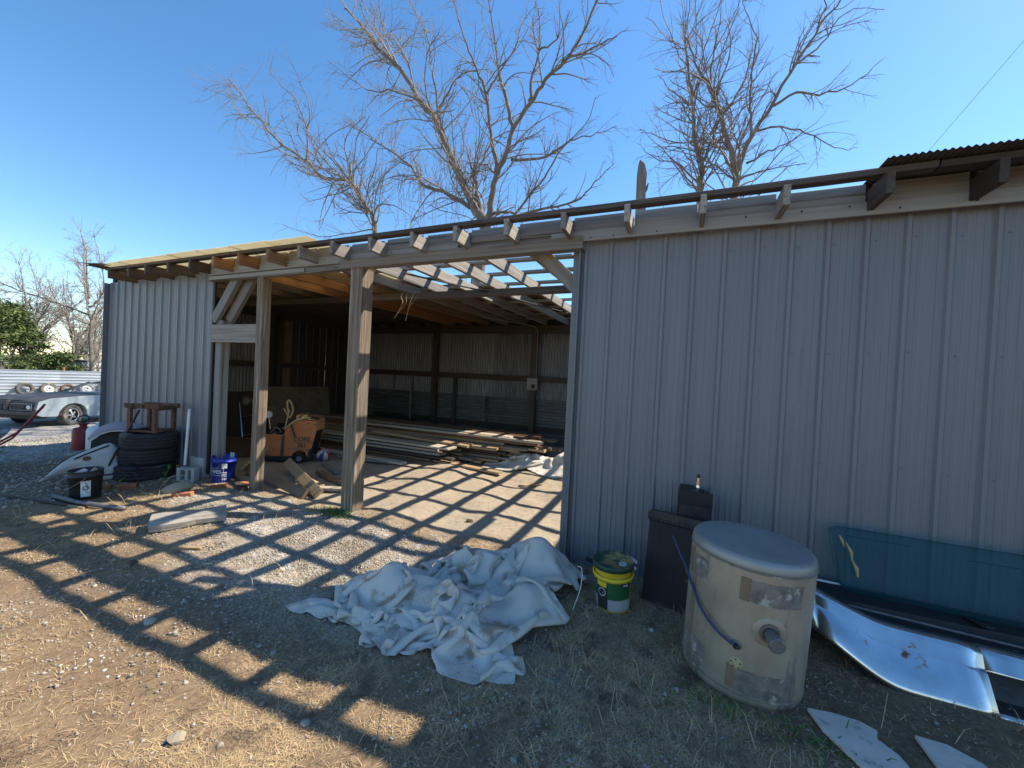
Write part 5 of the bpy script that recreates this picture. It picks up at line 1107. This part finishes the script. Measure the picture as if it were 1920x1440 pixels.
def deck(xs, hw, zf):
    return loft([[(x, y*hw, zf(x)+.03*(1-y*y)) for y in (-1, -.75, -.35, 0, .35, .75, 1)] for x in xs], False, False)
zt = lambda x: float(np.interp(x, [p[0] for p in lower[2:9]][::-1], [p[1] for p in lower[2:9]][::-1]))+.006
obj('hood', mesh(*deck([.90, .75, .6, .2, -.2, -.6, -1.0], .89, zt), smooth=True), 'car_black', car); obj('trunk_lid', mesh(*deck([-3.15, -3.5, -4.05], .88, zt), smooth=True), 'primer_grey', car)
obj('door_line', mesh(*box(.012, .006, .52, .001)), 'car_black', car, (-1.12, .912, .66))
fr_ = obj('front_fascia', mesh(*extr([(.78, .36), (.93, .40), (.965, .60), (.93, .80), (.80, .86)], -.86, .86)), 'car_black', car)
obj('nose_divider', mesh(*box(.10, .13, .40, .02)), 'car_black', fr_, (.95, 0, .62))
for sg in (1, -1):
    g_ = obj('grille', mesh(*box(.02, .62, .20, .006)), 'black', fr_, (.972, .46*sg, .64)); fm = [(.986, .14*sg, .55), (.986, .79*sg, .55), (.976, .79*sg, .735), (.976, .14*sg, .735), (.986, .14*sg, .55)]; obj('grille_surround', mesh(*tube(fm, .010, 5)), 'galv', fr_)
    for hy in (.70, .56): obj('headlight', mesh(*lathe([(0, .03), (.05, .022), (.068, .004), (.07, 0)], 18), smooth=True), 'white_plastic' if hy > .6 and sg > 0 else 'dark_steel', car, (.976, hy*sg, .645), (0, P2, 0))
obj('bumper', mesh(*loft([[(.86+.14*math.cos(y*1.2)+d_, y*.90, z) for d_, z in ((0, .40), (.06, .42), (.07, .52), (.0, .54))] for y in (-1, -.6, -.2, .2, .6, 1)], True)), 'car_black', car); obj('valance', mesh(*box(.30, 1.5, .12, .02)), 'black', car, (.70, 0, .34))
roof = loft([[(x, y*w_, z+.03*(1-y*y)) for y in (-1, -.6, 0, .6, 1)] for x, z, w_ in ((-1.72, 1.30, .60), (-2.0, 1.335, .62), (-2.5, 1.33, .62), (-2.85, 1.28, .60))], False, False); o = obj('roof', mesh(*roof, smooth=True), 'car_black', car); o.modifiers.new('s', 'SOLIDIFY').thickness = .07
for sg in (1, -1):
    obj('windscreen_pillar', mesh(*tube([(-1.02, .82*sg, .96), (-1.72, .62*sg, 1.30)], .045, 6)), 'car_black', car); obj('rear_pillar', mesh(*extr([(-2.75, 1.30), (-2.95, 1.28), (-3.55, .96), (-2.95, .96)], .60*sg, .66*sg)), 'primer_grey', car)
    for z0, x0 in ((0.36, 0), (.36, -WB)):
        wh = obj('wheel', mesh(*tyre_mesh(.345, .20, .24, 32, 3), smooth=True), 'rubber_pale' if sg > 0 else 'rubber', car, (x0, .78*sg, .345), (P2*-sg, 0, (R(14) if x0 == 0 else 0)))
        rm = obj('rim', mesh(*lathe([(.20, .10), (.195, .06), (.17, .03), (.16, -.08), (0, -.08)], 24), smooth=True), 'dark_steel', wh)
        for j in range(5): a = j*1.2566; obj('spoke', mesh(*xf(box(.13, .06, .03, .008), (.105*math.cos(a), .105*math.sin(a), .055), (0, .1, a))), 'chrome_small', wh)
        obj('hub_cap', mesh(*lathe([(0, .085), (.03, .08), (.045, .05)], 12)), 'chrome_small', wh); obj('rim_ring', mesh(*lathe([(.185, .09), (.205, .105), (.21, .08)], 24), smooth=True), 'chrome_small', wh)
ws_ = [(-1.02, -.78, .97), (-1.02, .78, .97), (-1.70, .60, 1.29), (-1.70, -.60, 1.29)]; obj('windscreen', mesh(ws_, [(0, 1, 2, 3)]), 'glass_clear', car); obj('steering_wheel', mesh(*tube([(-1.55+.06*math.sin(a), .38+.18*math.cos(a), 1.02+.17*math.sin(a)) for a in [2*math.pi*i/16 for i in range(17)]], .012, 5)), 'black', car)
obj('cabin_floor', mesh(*box(2.2, 1.5, .3, .03)), 'black', car, (-2.1, 0, .62)); obj('firewall', mesh(*box(.1, 1.6, .35, .02)), 'black', car, (-1.05, 0, .78)); obj('chassis', mesh(*box(4.3, 1.1, .14, .02)), 'black', car, (-1.5, 0, .36))
# --- far bare tree and others behind the fence
FAR[0][1].insert(0, (-41.2, -.8)); FAR = [(a*.62 if i else a, b_) for i, (a, b_) in enumerate(FAR)]
tree('bare_tree', 'bare tree with dark trunk standing beyond the metal fence', FAR, 15, (-41.2, 15, -.6), 11, 'twig_far', 'bare trees beyond the fence', dens=1.25, tw=.017, lmax=4.2, depth=.5, levels=3)
def wild(x0, y0, h, seed, spread=.32):
    r = random.Random(seed); L_ = [(h*.022, [(x0, -.8), (x0+r.uniform(-.2, .2), h*.16), (x0+r.uniform(-.5, .5), h*.34)])]; bx, bz = L_[0][1][-1]
    for k in range(6):
        a = r.uniform(-1, 1)*spread*2.6; x1 = bx; z1 = bz-h*.03*k*.4; pts = [(bx, bz)] if k == 0 else [L_[0][1][1 if k % 2 else 2]]
        l = h*r.uniform(.45, .66)/4; x1, z1 = pts[0]
        for i in range(4): x1 += l*math.sin(a); z1 += l*math.cos(a); a += r.uniform(-.25, .2)*(1 if a > 0 else -1); pts.append((x1, z1))
        L_.append((h*.010, pts))
    return L_
for k, (x0, y0, h, lab) in enumerate(((-50, 14.5, 10, 'pale bare tree behind the cedar at the left edge'), (-46, 17.0, 8, 'thin bare tree just right of the dark trunk beyond the fence'), (-48, 16.3, 9, 'thin bare tree close behind the dark trunk'), (-54, 18.6, 10.5, 'tall pale bare tree far behind the dark trunk'), (-44.5, 15.2, 6.0, 'short brushy tree right behind the dark trunk'), (-47, 13.2, 7.5, 'twiggy tree between cedar and dark trunk'), (-56, 16.2, 9.5, 'hazy bare tree rising above the cedar'), (-58, 20.6, 9, 'far twiggy tree in the gap above the trailer'), (-43, 16.0, 5.2, 'low brushy tree by the shed corner beyond the fence'), (-60, 17.0, 10, 'farthest bare tree showing above the cedar crown'), (-50, 18.2, 6.5, 'rounded twiggy tree by the shed corner'), (-53, 14.2, 8.5, 'bare tree with forked top behind the cedar'))):
    tree('bare_tree', lab, wild(x0, y0, h, 30+k), y0, (x0, y0, -.6), 40+k, 'twig_far', 'bare trees beyond the fence', dens=1.0, tw=.017, lmax=3.4, depth=.6)
# evergreen
t = thing('cedar_tree', 'dense green cedar spreading over the fence at the left edge', 'tree', (-44.5, 11.3, -.6))
r_ = np.random.default_rng(21); n = 26000
def lump(n, c, s): return r_.normal(0, 1, (n, 3))*np.array(s)/1.7+np.array(c)
cl = []
for k in range(95):
    h = r_.uniform(0, 1)**1.3; rad = (3.4*(1-h)+.8)*(.85 if h > .5 else 1.1); a = r_.uniform(0, 6.28); q = r_.uniform(.55, 1)
    cl.append((rad*q*math.cos(a), rad*q*math.sin(a), .7+h*5.0, r_.uniform(.35, .75)))
P = np.concatenate([lump(n//95, c[:3], (c[3]*1.2, c[3]*1.2, c[3]*.6)) for c in cl]); n = len(P)
d = r_.normal(0, 1, (n, 3)); d[:, 2] = d[:, 2]*.5+.15; d /= np.linalg.norm(d, axis=1, keepdims=True); u = np.cross(d, r_.normal(0, 1, (n, 3))); u /= np.linalg.norm(u, axis=1, keepdims=True); l = r_.uniform(.10, .24, n)[:, None]
V = np.stack([P-u*l*.28, P+u*l*.28, P+d*l+u*l*.10, P+d*l-u*l*.10], 1); obj('foliage', bulk(V.reshape(-1, 3), np.arange(n*4).reshape(-1, 4)), 'leaf', t)
obj('trunk', mesh(*tube([(0, 0, -.2), (.1, 0, 2.5), (0, .1, 5.4)], [.2, .14, .04], 8)), 'bark', t)
for k in range(14):
    a = k*2.4; h = .8+.3*k; obj('limb', mesh(*tube([(0, 0, h), (1.2*math.cos(a), 1.2*math.sin(a), h+.25), (2.4*math.cos(a)*(1-h/7), 2.4*math.sin(a)*(1-h/7), h+.45)], [.05, .03, .012], 5)), 'bark', t)
# low brush and pale sheds beyond the fence
r_ = np.random.default_rng(23)
for k, (x0, y0, s0, lab) in enumerate(((-37.5, 14.05, 1.2, 'olive green brush against the shed corner beyond the fence'), (-40, 13.6, .9, 'low olive bush at the foot of the dark trunk'), (-52, 16.6, 2.0, 'yellowish bush row far behind the fence'))):
    n = 5200; P = r_.normal(0, 1, (n, 3))*np.array((s0*1.3, s0*1.3, s0*.75))/1.8; P[:, 2] = np.abs(P[:, 2]); d = r_.normal(0, 1, (n, 3)); d /= np.linalg.norm(d, axis=1, keepdims=True); u = np.cross(d, r_.normal(0, 1, (n, 3))); u /= np.linalg.norm(u, axis=1, keepdims=True); l = r_.uniform(.06, .15, n)[:, None]
    V = np.stack([P-u*l*.3, P+u*l*.3, P+d*l], 1); t = thing('bush', lab, 'bush', (x0, y0, -.6), group='brush beyond the fence'); obj('foliage', bulk(V.reshape(-1, 3), np.arange(n*3).reshape(-1, 3)), 'leaf', t); obj('stem', mesh(*tube([(0, 0, -.1), (.1, 0, s0*.6)], .03, 5)), 'bark', t)
t = thing('white_trailer', 'pale low trailer roof glimpsed between the trunks beyond the fence', 'trailer', (-46, 15.9, -.6), (0, 0, .2)); obj('body', mesh(*box(6, 2.4, 2.0, .1)), 'far_white', t, (0, 0, 1.0)); obj('roof', mesh(*box(6.1, 2.5, .1, .03)), 'galv', t, (0, 0, 2.07))
print('scene done')
